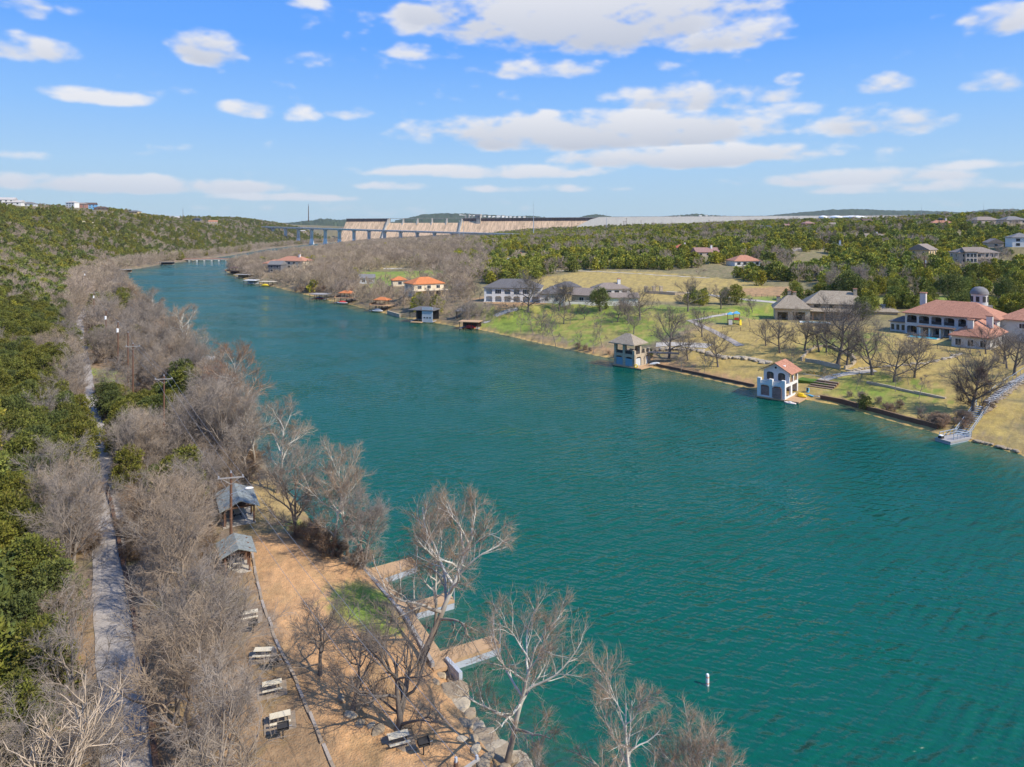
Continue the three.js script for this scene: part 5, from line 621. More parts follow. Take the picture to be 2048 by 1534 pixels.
const leaners = [0, 1].map((k) => bareTree(460 + k, { h: 13, fork: .32, spread: 5.0, r: .30, limbs: 11, kids: 8, sub: 8, twigs: 10, twLen: .55, twR: .011, leader: .82, rise: 1.0, wob: 1.1, lean: k ? [.22, .0] : [.55, -.05], bark: whiteBark, tip: rustTip }));
const picnicOak = bareTree(480, { h: 10.5, fork: .1, spread: 5.4, r: .34, limbs: 8, kids: 6, sub: 6, twigs: 6, twLen: .6, twR: .011, leader: .7, rise: .85, wob: 1.6, stems: 2, bark: darkBark, tip: darkTip });
const liveOaks = [0, 1].map((k) => leafTree(500 + k, { h: 8, r: 4.2, lobes: 22, leaves: 9000, size: .2, tone: oakGreen, low: .28 }));
const bushes = [0, 1].map((k) => leafTree(510 + k, { h: 3, r: 1.6, lobes: 10, leaves: 2600, size: .16, tone: oakGreen, low: .1 })), twigBush = [0, 1, 2].map((k) => bareTree(520 + k, { h: 2.6, fork: .02, spread: 1.5, r: .03, limbs: 7, kids: 6, sub: 5, twigs: 5, twLen: .35, twR: .012, stems: 3, bark: greyBark, tip: rustTip }));
function tree(name, label, base, geos, hgt, proto, turn, group, cat = 'tree', mat) { const o = thing(name, label, cat, base, turn, group); if (!geos[1].boundingBox) geos[1].computeBoundingBox(); o.scale.setScalar(hgt / geos[1].boundingBox.max.y); mesh('trunk', geos[0], barkMat, o); mesh('crown', geos[1], mat || (geos[2] ? leafMat : barkMat), o); return o; }
const greyerWood = tint([1.35, 1.3, 1.25]);
const tall = (base, py, top) => (py - top) / F * -base.z;
const LAWN_TREES = [[1057, 623, 548, 'bare pecan between the teal screen fence and the lawn path'], [1118, 622, 562, 'bare pecan before the charcoal roofed pavilion'], [1280, 640, 578, 'bare pecan beside the long white garage'], [1376, 623, 562, 'wide bare pecan at the black wire fence by the driveway'], [1442, 618, 574, 'bare pecan near the driveway bend'], [1338, 717, 622, 'bare pecan rising beside the limestone boathouse'], [1404, 674, 618, 'low forked pecan with a bench at the gravel path'], [1560, 706, 640, 'crooked bare pecan on the dry lawn below the fieldstone house'], [1532, 692, 645, 'small crooked pecan at the bend of the boulder wall'], [1609, 701, 636, 'tall bare pecan leaning beside the curving white wall'], [1638, 704, 640, 'bare pecan standing on the curving white wall'], [1653, 704, 640, 'second bare pecan on the curving white wall'], [1674, 731, 604, 'tallest bare pecan inside the curving white wall'], [1692, 737, 650, 'forked pecan beside the tallest one inside the wall'], [1745, 749, 658, 'bare forked pecan on the bank above the pale stone edging'], [1788, 764, 678, 'broken trunked pecan leaning over the bank'], [1829, 755, 676, 'bare pecan before the black estate fence'], [1436, 734, 668, 'dense dark pecan on the bank between the two boathouses'], [1972, 708, 655, 'bare pecan against the white wing wall of the tiled mansion'], [2028, 750, 660, 'thick bare pecan at the top of the concrete stair']];
LAWN_TREES.forEach(([px, py, top, label], k) => { const b = G(px, py); tree('pecan_tree', label, b, pecans[k % 5], tall(b, py, top) * 1.22, 10.5, k * 1.7, 'pecans on the lawns'); });
{ const b = G(1945, 822), o = tree('vine_covered_tree', 'huge dark tree smothered in vines above the boat landing', b, pecans[1], tall(b, 822, 690) * 1.15, 10.5, 2.0); const v = bareTree(530, { h: 9, fork: .02, spread: 3.2, r: .3, limbs: 14, kids: 8, sub: 7, twigs: 6, twLen: .7, twR: .02, leader: .8, bark: darkBark, tip: darkTip }); mesh('vines', v[1], tint([.95, .8, .75]), o); }
[[1067, 668, 610], [1085, 690, 640], [1103, 668, 625], [1112, 692, 630], [1140, 648, 605], [1155, 700, 655], [1205, 694, 640], [1187, 706, 660], [1258, 662, 622], [1325, 690, 652], [1362, 744, 690], [1408, 752, 700], [1500, 652, 612], [1482, 620, 600], [1715, 820, 770], [1850, 848, 800]].forEach(([px, py, top], k) => { const b = G(px, py); tree('young_tree', 'slender young leafless tree on the east bank lawns', b, slender[k % 3], tall(b, py, top), 7.6, k * 2.1, 'slender young trees on the lawns'); });
for (let k = 0; k < 15; k++) { const px = 938 + k * 8.6, py = 626 + (k % 4) * 3.4 - k * .3, b = G(px, py); tree('orchard_tree', 'small crooked dark leafless tree on the slope below the white mansion', b, slender[k % 3], 4.2 + (k % 3) * .8, 7.6, k * 1.3, 'crooked trees below the white mansion'); }
{ const b = G(1200, 622); tree('live_oak', 'rounded dark green live oak on the lawn before the white ranch house', b, [...liveOaks[0], 1], tall(b, 622, 570), 7.6, 0); const c = G(1900, 606); tree('live_oak', 'broad dark live oak behind the tiled mansion cupola', c, [...liveOaks[1], 1], 13, 7.6, 1); const d = G(1700, 604); tree('live_oak', 'huge spreading live oak behind the fieldstone house', d, [...liveOaks[0], 1], 14, 7.6, 2); const e = G(2010, 600); tree('live_oak', 'live oak beside the grey thicket past the cupola', e, [...liveOaks[1], 1], 9.5, 7.6, 2.6); const f = G(1805, 616); tree('cedar_tree', 'dark upright cedar on the turf beyond the pool fence', f, [...bushes[0], 1], 5.5, 2.8, 0); }
[[1730, 818, 3.4], [1212, 617, 2.2], [1082, 594, 1.8], [1094, 592, 1.8], [1072, 596, 1.8], [1300, 712, 2.6]].forEach(([px, py, h], k) => tree('evergreen_bush', k === 0 ? 'dark green cedar bush by the rusty retaining wall' : k === 5 ? 'brownish bush at the limestone boathouse corner' : 'small green shrub in the garden of the white houses', G(px, py), [...bushes[k % 2], 1], h, 2.8, k, k && k < 5 ? 'shrubs by the white houses' : undefined, 'bush'));
{ const brushMat = tint([1.2, 1.08, .98]), r = rng(61), spots = []; for (let k = 0; k < 30; k++) spots.push([1000 + k * 8 + r() * 6, 674 + k * 1.2 + r() * 8, 1]); for (let k = 0; k < 11; k++) spots.push([1700 + r() * 190, 0, 2]); for (let k = 0; k < 16; k++) spots.push([1860 + r() * 90, 838 + r() * 22, 3]); for (let k = 0; k < 10; k++) spots.push([560 + k * 11, 583 + r() * 3, 4]);
  spots.forEach(([px, py, z], k) => { if (z === 2) py = 796 + (px - 1640) * .235 - r() * 18; const b = G(px, py); if (b.y < .3) return; tree('brush', ['', 'low brown leafless brush on the bank below the green lawn', 'pale twiggy brush on the grassy bank by the retaining wall', 'tangled brown brush beside the boat landing', 'russet brush on the shore of the wooded point'][z], b, twigBush[k % 3], (z === 4 ? 4 : 1.4) + r() * 1.2, 2.4, r() * 6, ['', 'brush below the lawn', 'brush by the retaining wall', 'brush by the landing', 'brush on the point'][z], 'bush', k % 2 ? brushMat : undefined); }); }
{ // more leafless trees scattered round the east bank houses and along their shore
  const r = rng(205); let n = 0;
  for (let k = 0; k < 400 && n < 70; k++) { const far = k % 2, px = far ? 900 + r() * 420 : 1000 + r() * 1040, py = far ? 590 + r() * 80 : 600 + r() * 200, b = G(px, py), w = where(b.x, b.z); if (w.wet || w.west || w.s < 3 || w.s > 95 || keepOut.some((q) => Math.hypot(b.x - q[0], b.z - q[1]) < q[2] * .85) || nearLine(roads, b.x, b.z, 2)) continue; n++; const big = r() < .35; tree(big ? 'bare_shade_tree' : 'young_tree', big ? 'grey leafless shade tree among the gardens of the east bank' : 'slender young leafless tree on the east bank lawns', b, big ? pecans[n % 5] : slender[n % 3], big ? 6.5 + r() * 4 : 4.5 + r() * 3.5, 0, r() * 6, big ? 'shade trees among the gardens' : 'slender young trees on the lawns', 'tree', n % 2 ? greyerWood : undefined); } }
// west shore
const W_TREES = [[1012, 1532, 1205, 'L1', .0, 'white sycamore with a snapped limb leaning over the rocky shore'], [838, 1318, 1018, 'L0', .2, 'big brown trunked sycamore leaning across the walkway over the water'], [868, 1262, 1018, 'S1', 2.0, 'sycamore rising behind the middle finger pier'], [695, 1113, 866, 'S0', 1.2, 'tall white sycamore at the corner of the sandy clearing'], [664, 1112, 935, 'S3', 3.0, 'thin grey sycamore twin at the clearing corner'], [553, 986, 800, 'S2', .4, 'white limbed sycamore on the straw bank past the shelter'], [512, 935, 770, 'S4', 4.2, 'grey sycamore crowded behind the straw bank'], [478, 872, 690, 'S5', 2.4, 'round russet crowned tree at the river edge'], [440, 830, 700, 'S1', 5.0, 'brown crowned sycamore beside the red deck'], [372, 740, 612, 'S3', .9, 'bright white sycamore above the red deck'], [345, 718, 622, 'S0', 3.6, 'white sycamore leaning out behind the red deck'], [300, 672, 580, 'S2', 1.9, 'pale sycamore where the river bends']];
W_TREES.forEach(([px, py, top, g, turn, label]) => { const b = G(px, py), set = g[0] === 'L' ? leaners[+g[1]] : sycamores[+g[1]]; tree('sycamore_tree', label, b, set, tall(b, py, top) * 1.1, g[0] === 'L' ? 11.2 : 12.6, turn === undefined ? 0 : turn, undefined, 'tree', label.includes('russet') ? tint([.95, .72, .58]) : undefined); });
{ const b = G(795, 1462); tree('picnic_oak', 'dark many stemmed oak shading the lone picnic table', b, picnicOak, 10.2, 9.5, .6); const c = G(705, 1420); tree('picnic_oak', 'dark crooked oak between the lone picnic table and the kerb line', c, pecans[2], 7.5, 10.5, 2.2); const d = G(640, 1350); tree('picnic_oak', 'small dark oak at the edge of the green patch', d, pecans[4], 6.8, 10.5, 4.2); const e = G(760, 1330); tree('picnic_oak', 'slim dark oak beside the plank walkway', e, slender[1], 8.5, 7.6, 1); }
for (const [x, z, h, g, label] of [[7.6, -41.6, 12.4, 'S4', 'white stemmed sycamore with rusty leaves on the near shore bend'], [9.8, -40.4, 9.6, 'S5', 'rusty leaved sycamore beside the white stemmed one'], [12.4, -40.8, 9.0, 'S3', 'grey twiggy sycamore at the water past the rusty one'], [2.0, -44.5, 5.2, 'S1', 'low twiggy sapling under the near shore bend']]) tree('sycamore_tree', label, onGround(x, z), sycamores[+g[1]], h, 12.6, x * 2, undefined, 'tree');
{ const r = rng(77), line = SHORE_A; let n = 0; for (let i = 10; i < line.length - 6; i++) { const a = line[i], b = line[i + 1], L = Math.hypot(b[0] - a[0], b[1] - a[1]), m = Math.round(L / 7); for (let k = 0; k < m; k++) { const t = (k + r()) / m, x = mix(a[0], b[0], t), z = mix(a[1], b[1], t); if (-z < 112 || -z > 620) continue; const nx = (b[1] - a[1]) / L, nz = -(b[0] - a[0]) / L, s = 2 + r() * 5, X = x + nx * s, Z = z + nz * s, w = where(X, Z); const q = w.wet ? [x - nx * s, z - nz * s] : [X, Z]; if (where(...q).wet) continue; n++; tree('shore_sycamore', 'pale leafless sycamore in the row along the wooded west shore', onGround(...q), sycamores[n % 6], 8 + r() * 5, 12.6, r() * 6, 'sycamores along the west shore', 'tree', n % 3 ? (n % 3 === 1 ? M.sycA || (M.sycA = tint([.8, .72, .66])) : M.sycB || (M.sycB = tint([.95, .82, .7]))) : undefined); } } }

// ---------------------------------------------------------------- the park on the west bank
{
  const pts = [[712, 1123], [737, 1136], [765, 1151], [820, 1216], [878, 1297], [895, 1333], [868, 1340], [800, 1246]].map(([x, y]) => P(x, y, .95)), c = pts[0], loc = (l) => l.map((p) => [p.x - c.x, p.z - c.z]);
  const plat = (o, l, top, under) => { let q = loc(l); let A = 0; for (let i = 0; i < q.length; i++) { const a = q[i], b = q[(i + 1) % q.length]; A += a[0] * b[1] - b[0] * a[1]; } if (A > 0) q = q.slice().reverse(); new Geo().prism(q, .62, .95).build('deck', top, o); const m = q.reduce((s, p) => [s[0] + p[0] / q.length, s[1] + p[1] / q.length], [0, 0]); new Geo().prism(q.map(([x, z]) => [mix(x, m[0], .03), mix(z, m[1], .03)]), -.35, .615).build('float', under, o); };
  const o = thing('plank_walkway', 'tan plank walkway running along the water edge', 'walkway', [c.x, 0, c.z]); plat(o, pts, M.deck, M.float);
  const e = [[708, 1121], [760, 1180], [812, 1240], [866, 1335]].map(([x, y]) => P(x, y, .95)), g = new Geo(); for (let i = 0; i < 3; i++) { const a = e[i], b = e[i + 1], L = Math.hypot(b.x - a.x, b.z - a.z); for (let k = 0; k < 4; k++) { const t = (k + .5) / 4, s = mesh('kerb_log', boxGeo(0, 0, 0, L / 4 - .06, .5, .34), M.greydeck, o); s.position.set(mix(a.x, b.x, t) - c.x, 1.1, mix(a.z, b.z, t) - c.z); s.rotation.y = Math.atan2(-(b.z - a.z), b.x - a.x); } }
  const fing = [['first finger pier of bare tan planks beside the sandy clearing', [[766, 1152], [835, 1128], [823, 1114], [738, 1137]], [[834, 1126]]], ['middle finger pier half hidden by sycamore branches', [[832, 1221], [909, 1200], [898, 1184], [815, 1207]], [[897, 1186], [908, 1199]]], ['longest finger pier beyond the leaning sycamore', [[893, 1325], [1001, 1289], [987, 1270], [876, 1304]], [[987, 1272], [1000, 1288]]]];
  for (const [label, q, posts] of fing) { const f = thing('finger_pier', label, 'pier', [c.x, .02, c.z]); plat(f, q.map(([x, y]) => P(x, y, .95)), M.deck, M.float); for (const [x, y] of posts) { const p = P(x, y, .95); new Geo().tube([p.x - c.x, -5, p.z - c.z], [p.x - c.x, 2.9, p.z - c.z], .07, .07, 7).build('mooring_post', M.steel, f); } }
  const lw = thing('seawall_edge', 'white painted timber edge where the walkway ends at the rocks', 'wall', P(893, 1332, .5)); new Geo().box(.7, .1, .9, .35, 1.2, 2.6, .6).build('edge_beam', M.float, lw);
}
const picnicTurn = .365; std('sandpad', [.40, .31, .22], grain);
function makeTable() { const o = new THREE.Group(); o.userData.base = 'picnic_table'; for (let k = 0; k < 4; k++) mesh('top_board', boxGeo(0, .75, (k - 1.5) * .2, 1.9, .045, .185), M.tablewood, o); for (const s of [-1, 1]) { mesh('bench', boxGeo(0, .45, s * .72, 1.9, .05, .27), M.tablewood, o); const g = new Geo(); for (const z of [-1, 1]) g.tube([s * .65, 0, z * .55], [s * .65, .73, z * .2], .05, .05, 5); g.box(s * .65, .41, 0, .07, .07, 1.6); g.build('trestle', M.dark, o); } return o; }
const tableProto = makeTable();
[[499, 1238, 'picnic table with pale top by the second shelter'], [526, 1314, 'picnic table dappled by branch shadow in the row along the kerb'], [544, 1382, 'picnic table beside a black grill in the row along the kerb'], [560, 1447, 'last picnic table of the row along the kerb'], [797, 1488, 'lone picnic table under the dark many stemmed oak']].forEach(([px, py, label], k) => {
  const p = G(px, py), o = copyOf(tableProto, p, picnicTurn + (k === 1 ? -.3 : 0), .8); tag(o, label, 'picnic table', 'picnic tables'); keepOut.push([p.x, p.z, 2.6], [p.x * .96, p.z * .96, 2.8], [p.x * .92, p.z * .92, 2.6]);
  const pad = mesh('table_pad', boxGeo(0, 0, 0, 2.3, .16, 2.0), M.sandpad); pad.position.set(p.x, p.y + .01, p.z); pad.rotation.y = picnicTurn; pad.userData = { label: label.replace('picnic table', 'gravel pad under the picnic table').split(' ').slice(0, 15).join(' '), category: 'paving', group: 'picnic pads' }; o.position.y += .09;
});
[[506, 1266, 'black park grill beside the first picnic table of the row'], [548, 1342, 'black park grill between two picnic tables of the row'], [566, 1478, 'black park grill past the last picnic table of the row'], [847, 1510, 'black park grill beside the lone picnic table']].forEach(([px, py, label]) => { const p = G(px, py), o = thing('park_grill', label, 'grill', p, picnicTurn); new Geo().tube([0, -.2, 0], [0, .8, 0], .05, .05, 7).build('post', M.dark, o); const b = new Geo(); b.slab(-.42, .42, .8, .84, -.3, .3).slab(-.42, -.38, .84, 1.12, -.3, .3).slab(.38, .42, .84, 1.12, -.3, .3).slab(-.38, .38, .84, 1.12, -.3, -.26); b.build('firebox', M.dark, o); new Geo().slab(-.37, .37, 1.0, 1.02, -.25, .3).build('grate', M.dark, o); new Geo().tube([.42, 1.0, .2], [.62, 1.0, .2], .02, .02, 5).build('handle', M.steel, o); });
function shelter(px, py, turn, label, w, l) {
  const p = G(px, py), o = thing('picnic_shelter', label, 'shelter', p, turn), H = 2.3; keepOut.push([p.x, p.z, 5.2], [p.x * .96, p.z * .96, 4.6], [p.x * .92, p.z * .92, 4.0]);
  for (const x of [-1, 1]) for (let k = 0; k < 3; k++) new Geo().box(x * (w / 2 - .2), H / 2, -l / 2 + .3 + k * (l - .6) / 2, .18, H + .6, .18).build('post', M.polewood, o);
  for (const x of [-1, 1]) new Geo().slab(x * (w / 2 - .2) - .1, x * (w / 2 - .2) + .1, H - .05, H + .15, -l / 2, l / 2).build('beam', M.polewood, o); new Geo().slab(-w / 2 + .2, w / 2 - .2, H - .1, H + .1, l / 2 - .25, l / 2 - .1).build('tie_beam', M.wood, o);
  const g = new Geo(), e = .45, t = .1, q = (x, y, z) => [x, y, z], z0 = l / 2 + .5, z1 = -l / 2 - .5, xe = w / 2 + e, ye = H - .02, yr = H + w * .27; g.quad(q(xe, ye, z0), q(xe, ye, z1), q(0, yr, z1), q(0, yr, z0)); g.quad(q(-xe, ye, z1), q(-xe, ye, z0), q(0, yr, z0), q(0, yr, z1)); g.quad(q(xe, ye - t, z1), q(xe, ye - t, z0), q(0, yr - t, z0), q(0, yr - t, z1)); g.quad(q(-xe, ye - t, z0), q(-xe, ye - t, z1), q(0, yr - t, z1), q(0, yr - t, z0)); for (const z of [z0, z1]) { g.quad(q(-xe, ye - t, z), q(0, yr - t, z), q(0, yr, z), q(-xe, ye, z)); g.quad(q(0, yr - t, z), q(xe, ye - t, z), q(xe, ye, z), q(0, yr, z)); } g.quad(q(xe, ye - t, z0), q(xe, ye - t, z1), q(xe, ye, z1), q(xe, ye, z0)); g.build('roof', M.greenroof, o);
  new Geo().slab(-w / 2, w / 2, -.3, .1, -l / 2, l / 2).build('slab', M.concretepath, o); new Geo().slab(-w / 2 + .3, -w / 2 + .42, .1, 1.3, -l / 2 + .3, l / 2 - .3).slab(-w / 2 + .42, w / 2 - .3, .1, 1.9, -l / 2 + .3, -l / 2 + .42).build('screen_wall', M.bark, o);
  const t2 = copyOf(tableProto, p.clone().add(V(0, .1, 0)), turn + 1.57); tag(t2, 'picnic table under the roof of ' + (label.includes('second') ? 'the second shelter' : 'the gabled shelter by the light pole'), 'picnic table', 'picnic tables');
}
shelter(474, 1034, .49, 'gabled picnic shelter with grey green roof beside the light pole', 3.9, 6.0); shelter(472, 1136, .49, 'second picnic shelter with grey green roof at the clearing edge', 2.9, 3.4);
// kerbs: each stone or log a piece of its own
function kerb(name, label, px, len, w, h, mat, piece) { const cur = new THREE.CatmullRomCurve3(px.map(([x, y]) => G(x, y))), n = Math.round(cur.getLength() / len), a = cur.getPointAt(0), o = thing(name, label, 'kerb', a), r = rng(n), g = boxGeo(0, 0, 0, w, h, len * .96); for (let k = 0; k < n; k++) { const p = cur.getPointAt((k + .5) / n), t = cur.getTangentAt((k + .5) / n), m = mesh(piece, g, mat[k % mat.length], o); m.position.set(p.x - a.x + (r() - .5) * .12, height(p.x, p.z) - a.y + h * .25, p.z - a.z); m.rotation.y = Math.atan2(t.x, t.z) + (r() - .5) * .05; } return o; }
kerb('kerb_line', 'long pale concrete kerb between the picnic tables and the sandy clearing', [[504, 1106], [514, 1160], [530, 1220], [548, 1270], [580, 1340], [604, 1392], [628, 1446], [650, 1500], [676, 1560]], 1.9, .24, .16, [M.gravel, M.sandpad], 'kerb_stone');
kerb('log_edging', 'dark log edging along the gravel road', [[214, 975], [233, 1060], [252, 1160], [270, 1250], [286, 1330], [297, 1410], [306, 1490], [318, 1580]], 1.5, .38, .5, [M.polewood, M.bark], 'log');
// boulders along the picnic shore
{ const r = rng(9), list = [[893, 1347, .9], [903, 1362, .7], [905, 1390, 1.25], [918, 1408, 1.0], [938, 1432, .8], [946, 1452, .7], [956, 1462, .9], [968, 1478, 1.0], [979, 1492, .7], [990, 1502, 1.1], [1003, 1516, 1.1], [1018, 1524, .8], [1036, 1530, .9], [930, 1448, .55], [948, 1478, .5], [952, 1500, .55], [975, 1516, .6], [968, 1531, .5], [925, 1478, .35], [880, 1352, .5], [872, 1366, .45], [700, 1432, .6], [720, 1448, .4], [756, 1462, .5], [742, 1452, .4], [682, 1398, .45], [640, 1082, .7], [650, 1092, .8], [655, 1078, .6], [690, 1118, .6], [704, 1122, .5], [676, 1108, .6], [880, 1330, .5], [1046, 1545, .9], [1010, 1540, .6]];
  list.forEach(([px, py, s], k) => { const p = G(px, py), o = mesh('boulder', rockGeos[k % 5], k % 3 ? M.rock : M.palerock); o.position.set(p.x, Math.max(.05, p.y) + s * .12, p.z); o.scale.set(s * .95, s * .6, s * .8); o.rotation.y = r() * 6; const w = k > 20 && k < 26 ? 'rough limestone rock lying under the dark oaks' : k > 25 && k < 32 ? 'pale limestone rock at the corner of the sandy clearing' : 'rough limestone boulder along the shore below the lone picnic table'; tag(o, w, 'boulder', k > 20 && k < 26 ? 'rocks under the oaks' : k > 25 && k < 32 ? 'rocks at the clearing corner' : 'boulders along the shore'); }); }
// channel buoys
[[1415, 1371, 'white channel buoy with orange bands floating alone on open water', 1], [944, 1070, 'small white buoy seen through the sycamore crowns', .9]].forEach(([px, py, label, s]) => { const p = P(px, py), o = thing('channel_buoy', label, 'buoy', p); o.scale.setScalar(s); new Geo().tube([0, -.5, 0], [0, .92, 0], .14, .14, 14).build('shaft', M.whitepaint, o); for (const y of [.18, .72]) new Geo().tube([0, y, 0], [0, y + .07, 0], .145, .145, 14).build('band', M.orangeband, o); mesh('cap', new THREE.SphereGeometry(.14, 12, 6, 0, 6.2832, 0, 1.5708).translate(0, .92, 0), M.whitepaint, o); });
// utility poles and wires
const poles = [];
function utilityPole(px, top, d, label, o2 = {}) { const t = D(px, top, d), gy = height(t.x, t.z), H = t.y - gy, o = thing('utility_pole', label, 'utility pole', [t.x, gy, t.z], o2.turn ?? .2); new Geo().tube([0, -1, 0], [0, H, 0], .19, .13, 8).build('shaft', M.polewood, o); keepOut.push([t.x, t.z, 1.6], [t.x * .96 , t.z * .96, 2.2]);
  if (!o2.noArm) { const y = H - .5; const arm = mesh('crossarm', boxGeo(0, y, .16, 2.9, .13, .11), M.greydeck, o); for (const x of [-1.3, 1.3]) mesh('insulator', boxGeo(x, y + .16, .16, .12, .2, .12), M.ceramic, arm); new Geo().tube([-1.1, y, .16], [0, y - .75, .14], .03, .03, 4).tube([1.1, y, .16], [0, y - .75, .14], .03, .03, 4).build('brace', M.greydeck, o); } mesh('top_insulator', boxGeo(0, H + .12, 0, .12, .26, .12), M.ceramic, o);
  if (o2.can) { const c = mesh('transformer', new THREE.CylinderGeometry(.3, .3, 1.0, 12), M.whitepaint, o); c.position.set(0, H - 2.2, .45); }
  if (o2.lamp) { new Geo().tube([0, H - 2.4, .1], [1.7, H - 1.9, .2], .035, .03, 6).build('lamp_arm', M.steel, o); const h = mesh('lamp_head', new THREE.SphereGeometry(1, 10, 6).scale(.5, .14, .22), M.whitepaint, o); h.position.set(2.0, H - 1.85, .2); }
  o.updateMatrixWorld(); poles.push([at2(o, -1.3, H - .25, .16), at2(o, 0, H + .25, 0), at2(o, 1.3, H - .25, .16)]); }
utilityPole(912, 1524, 36, 'utility pole whose insulators stand just above the shore boulders', { turn: .75 }); utilityPole(462, 946, 79, 'utility pole with crossarm and lamp beside the gabled picnic shelter', { lamp: 1, turn: .25 }); utilityPole(328, 752, 118.5, 'tall utility pole at the clearing beside a juniper', {}); utilityPole(266, 688, 149, 'brown utility pole with short crossarm in the thicket', {}); utilityPole(256, 665, 163, 'plain utility pole without crossarm in the thicket', { noArm: 1 }); utilityPole(236, 644, 184, 'utility pole with white transformer by the road bend', { can: 1, noArm: 1 }); utilityPole(212, 621, 212, 'second utility pole with white transformer by the road bend', { can: 1, noArm: 1 }); utilityPole(188, 583, 280, 'far utility pole with white transformer up the valley road', { can: 1 }); utilityPole(170, 542, 420, 'last utility pole of the line up the valley road', { can: 1 });
for (let i = 0; i < poles.length - 1; i++) for (let k = 0; k < 3; k++) { if (i > 2 && k !== 1) continue; const a = poles[i][k], b = poles[i + 1][k], m = a.clone().lerp(b, .5); m.y -= a.distanceTo(b) * .018; const w = mesh('power_line', new THREE.TubeGeometry(new THREE.QuadraticBezierCurve3(a, m, b), 24, .016, 4, false), M.wire); tag(w, i === 0 ? 'sagging grey power line over the picnic shore' : 'sagging power line along the wooded west bank', 'power line', i === 0 ? 'wires over the picnic shore' : 'wires along the west bank'); }
// docks among the trees up the west shore
{ const d = (px, py, w, l, turn, label, deck, fas, extra) => { const p = P(px, py, .8), o = thing('shore_dock', label, 'dock', [p.x, 0, p.z], turn); keepOut.push([p.x, p.z, 4]); new Geo().slab(-w / 2, w / 2, .6, .85, -l / 2, l / 2).build('deck', deck, o); new Geo().slab(-w / 2, w / 2, .3, .95, l / 2, l / 2 + .15).build('fascia', fas, o); for (const x of [-1, 0, 1]) new Geo().tube([x * (w / 2 - .3), -4, l / 2 - .4], [x * (w / 2 - .3), 1.6, l / 2 - .4], .12, .12, 6).build('pile', M.wood, o); if (extra) { for (const x of [-1, 1]) for (const z of [-1, 1]) new Geo().box(x * w * .28, 1.9, z * l * .3 - 1, .14, 2.4, .14).build('post', M.steel, o); new Geo().slab(-w * .34, w * .34, 3.1, 3.3, -l * .42 - 1, l * .42 - 1).build('canopy', extra, o); } };
  d(402, 735, 11, 6, .25, 'wide brick red deck with yellow edge among the white sycamores', M.rosewall, M.yellow, M.palegrey); d(432, 770, 8, 3.4, .3, 'narrow grey dock with white edge beside the red deck', M.greydeck, M.whitepaint); d(318, 665, 9, 6, .3, 'canopied dock hidden in trees at the river bend', M.deck, M.wood, M.rose); d(452, 800, 6, 4, .3, 'low dock carrying a blue tarp on the wooded shore', M.greydeck, M.wood, M.blueplastic); }
stoneRow('rock_ledge', 'pale limestone ledges scarring the ridge slope', 'rocks', [[165, 440], [172, 450], [178, 458], [192, 458], [205, 466]], 5, M.palerock, .6, 3); stoneRow('rock_ledge', 'small pale rock scar on the far slope', 'rocks', [[440, 462], [450, 464], [462, 467]], 6, M.palerock, .6, 2);

// ---------------------------------------------------------------- woods
const openAreas = [PLAZA, STRAW, ...GREENS, ...LAWN, ...DRY, ...DIRT].map((p) => [p, bounds(p)]);
const isOpen = (x, z) => openAreas.some(([p, b]) => x > b[0] && x < b[1] && z > b[2] && z < b[3] && inside(p, x, z)) || keepOut.some((k) => Math.hypot(x - k[0], z - k[1]) < k[2]);
const landmarks = [[474, 1032, 'the gabled picnic shelter'], [472, 1136, 'the second picnic shelter'], [526, 1314, 'the middle of the picnic table row'], [560, 1447, 'the last picnic table of the row'], [330, 890, 'the tall utility pole'], [262, 800, 'the utility pole with short crossarm'], [232, 760, 'the first pole with white transformer'], [553, 986, 'the white limbed sycamore'], [402, 738, 'the brick red deck'], [240, 1300, 'the log edging of the gravel road'], [215, 1000, 'the start of the log edging'], [180, 800, 'the narrow stretch of the gravel road'], [160, 690, 'the sandy road bend'], [1496, 545, 'the orange brown hipped roof'], [1612, 610, 'the fieldstone house'], [1900, 612, 'the domed cupola'], [1958, 540, 'the large beige house'], [1866, 530, 'the yellow limestone house'], [1560, 585, 'the orange dirt bank'], [1416, 525, 'the dusky pink roof'], [1310, 580, 'the estate gate pillars'], [850, 592, 'the orange tiled villa'], [1672, 520, 'the dark blue slate roof'], [1849, 556, 'the power pole in the oaks']].map(([px, py, t]) => { const v = G(px, py); return [v.x, v.z, t]; });
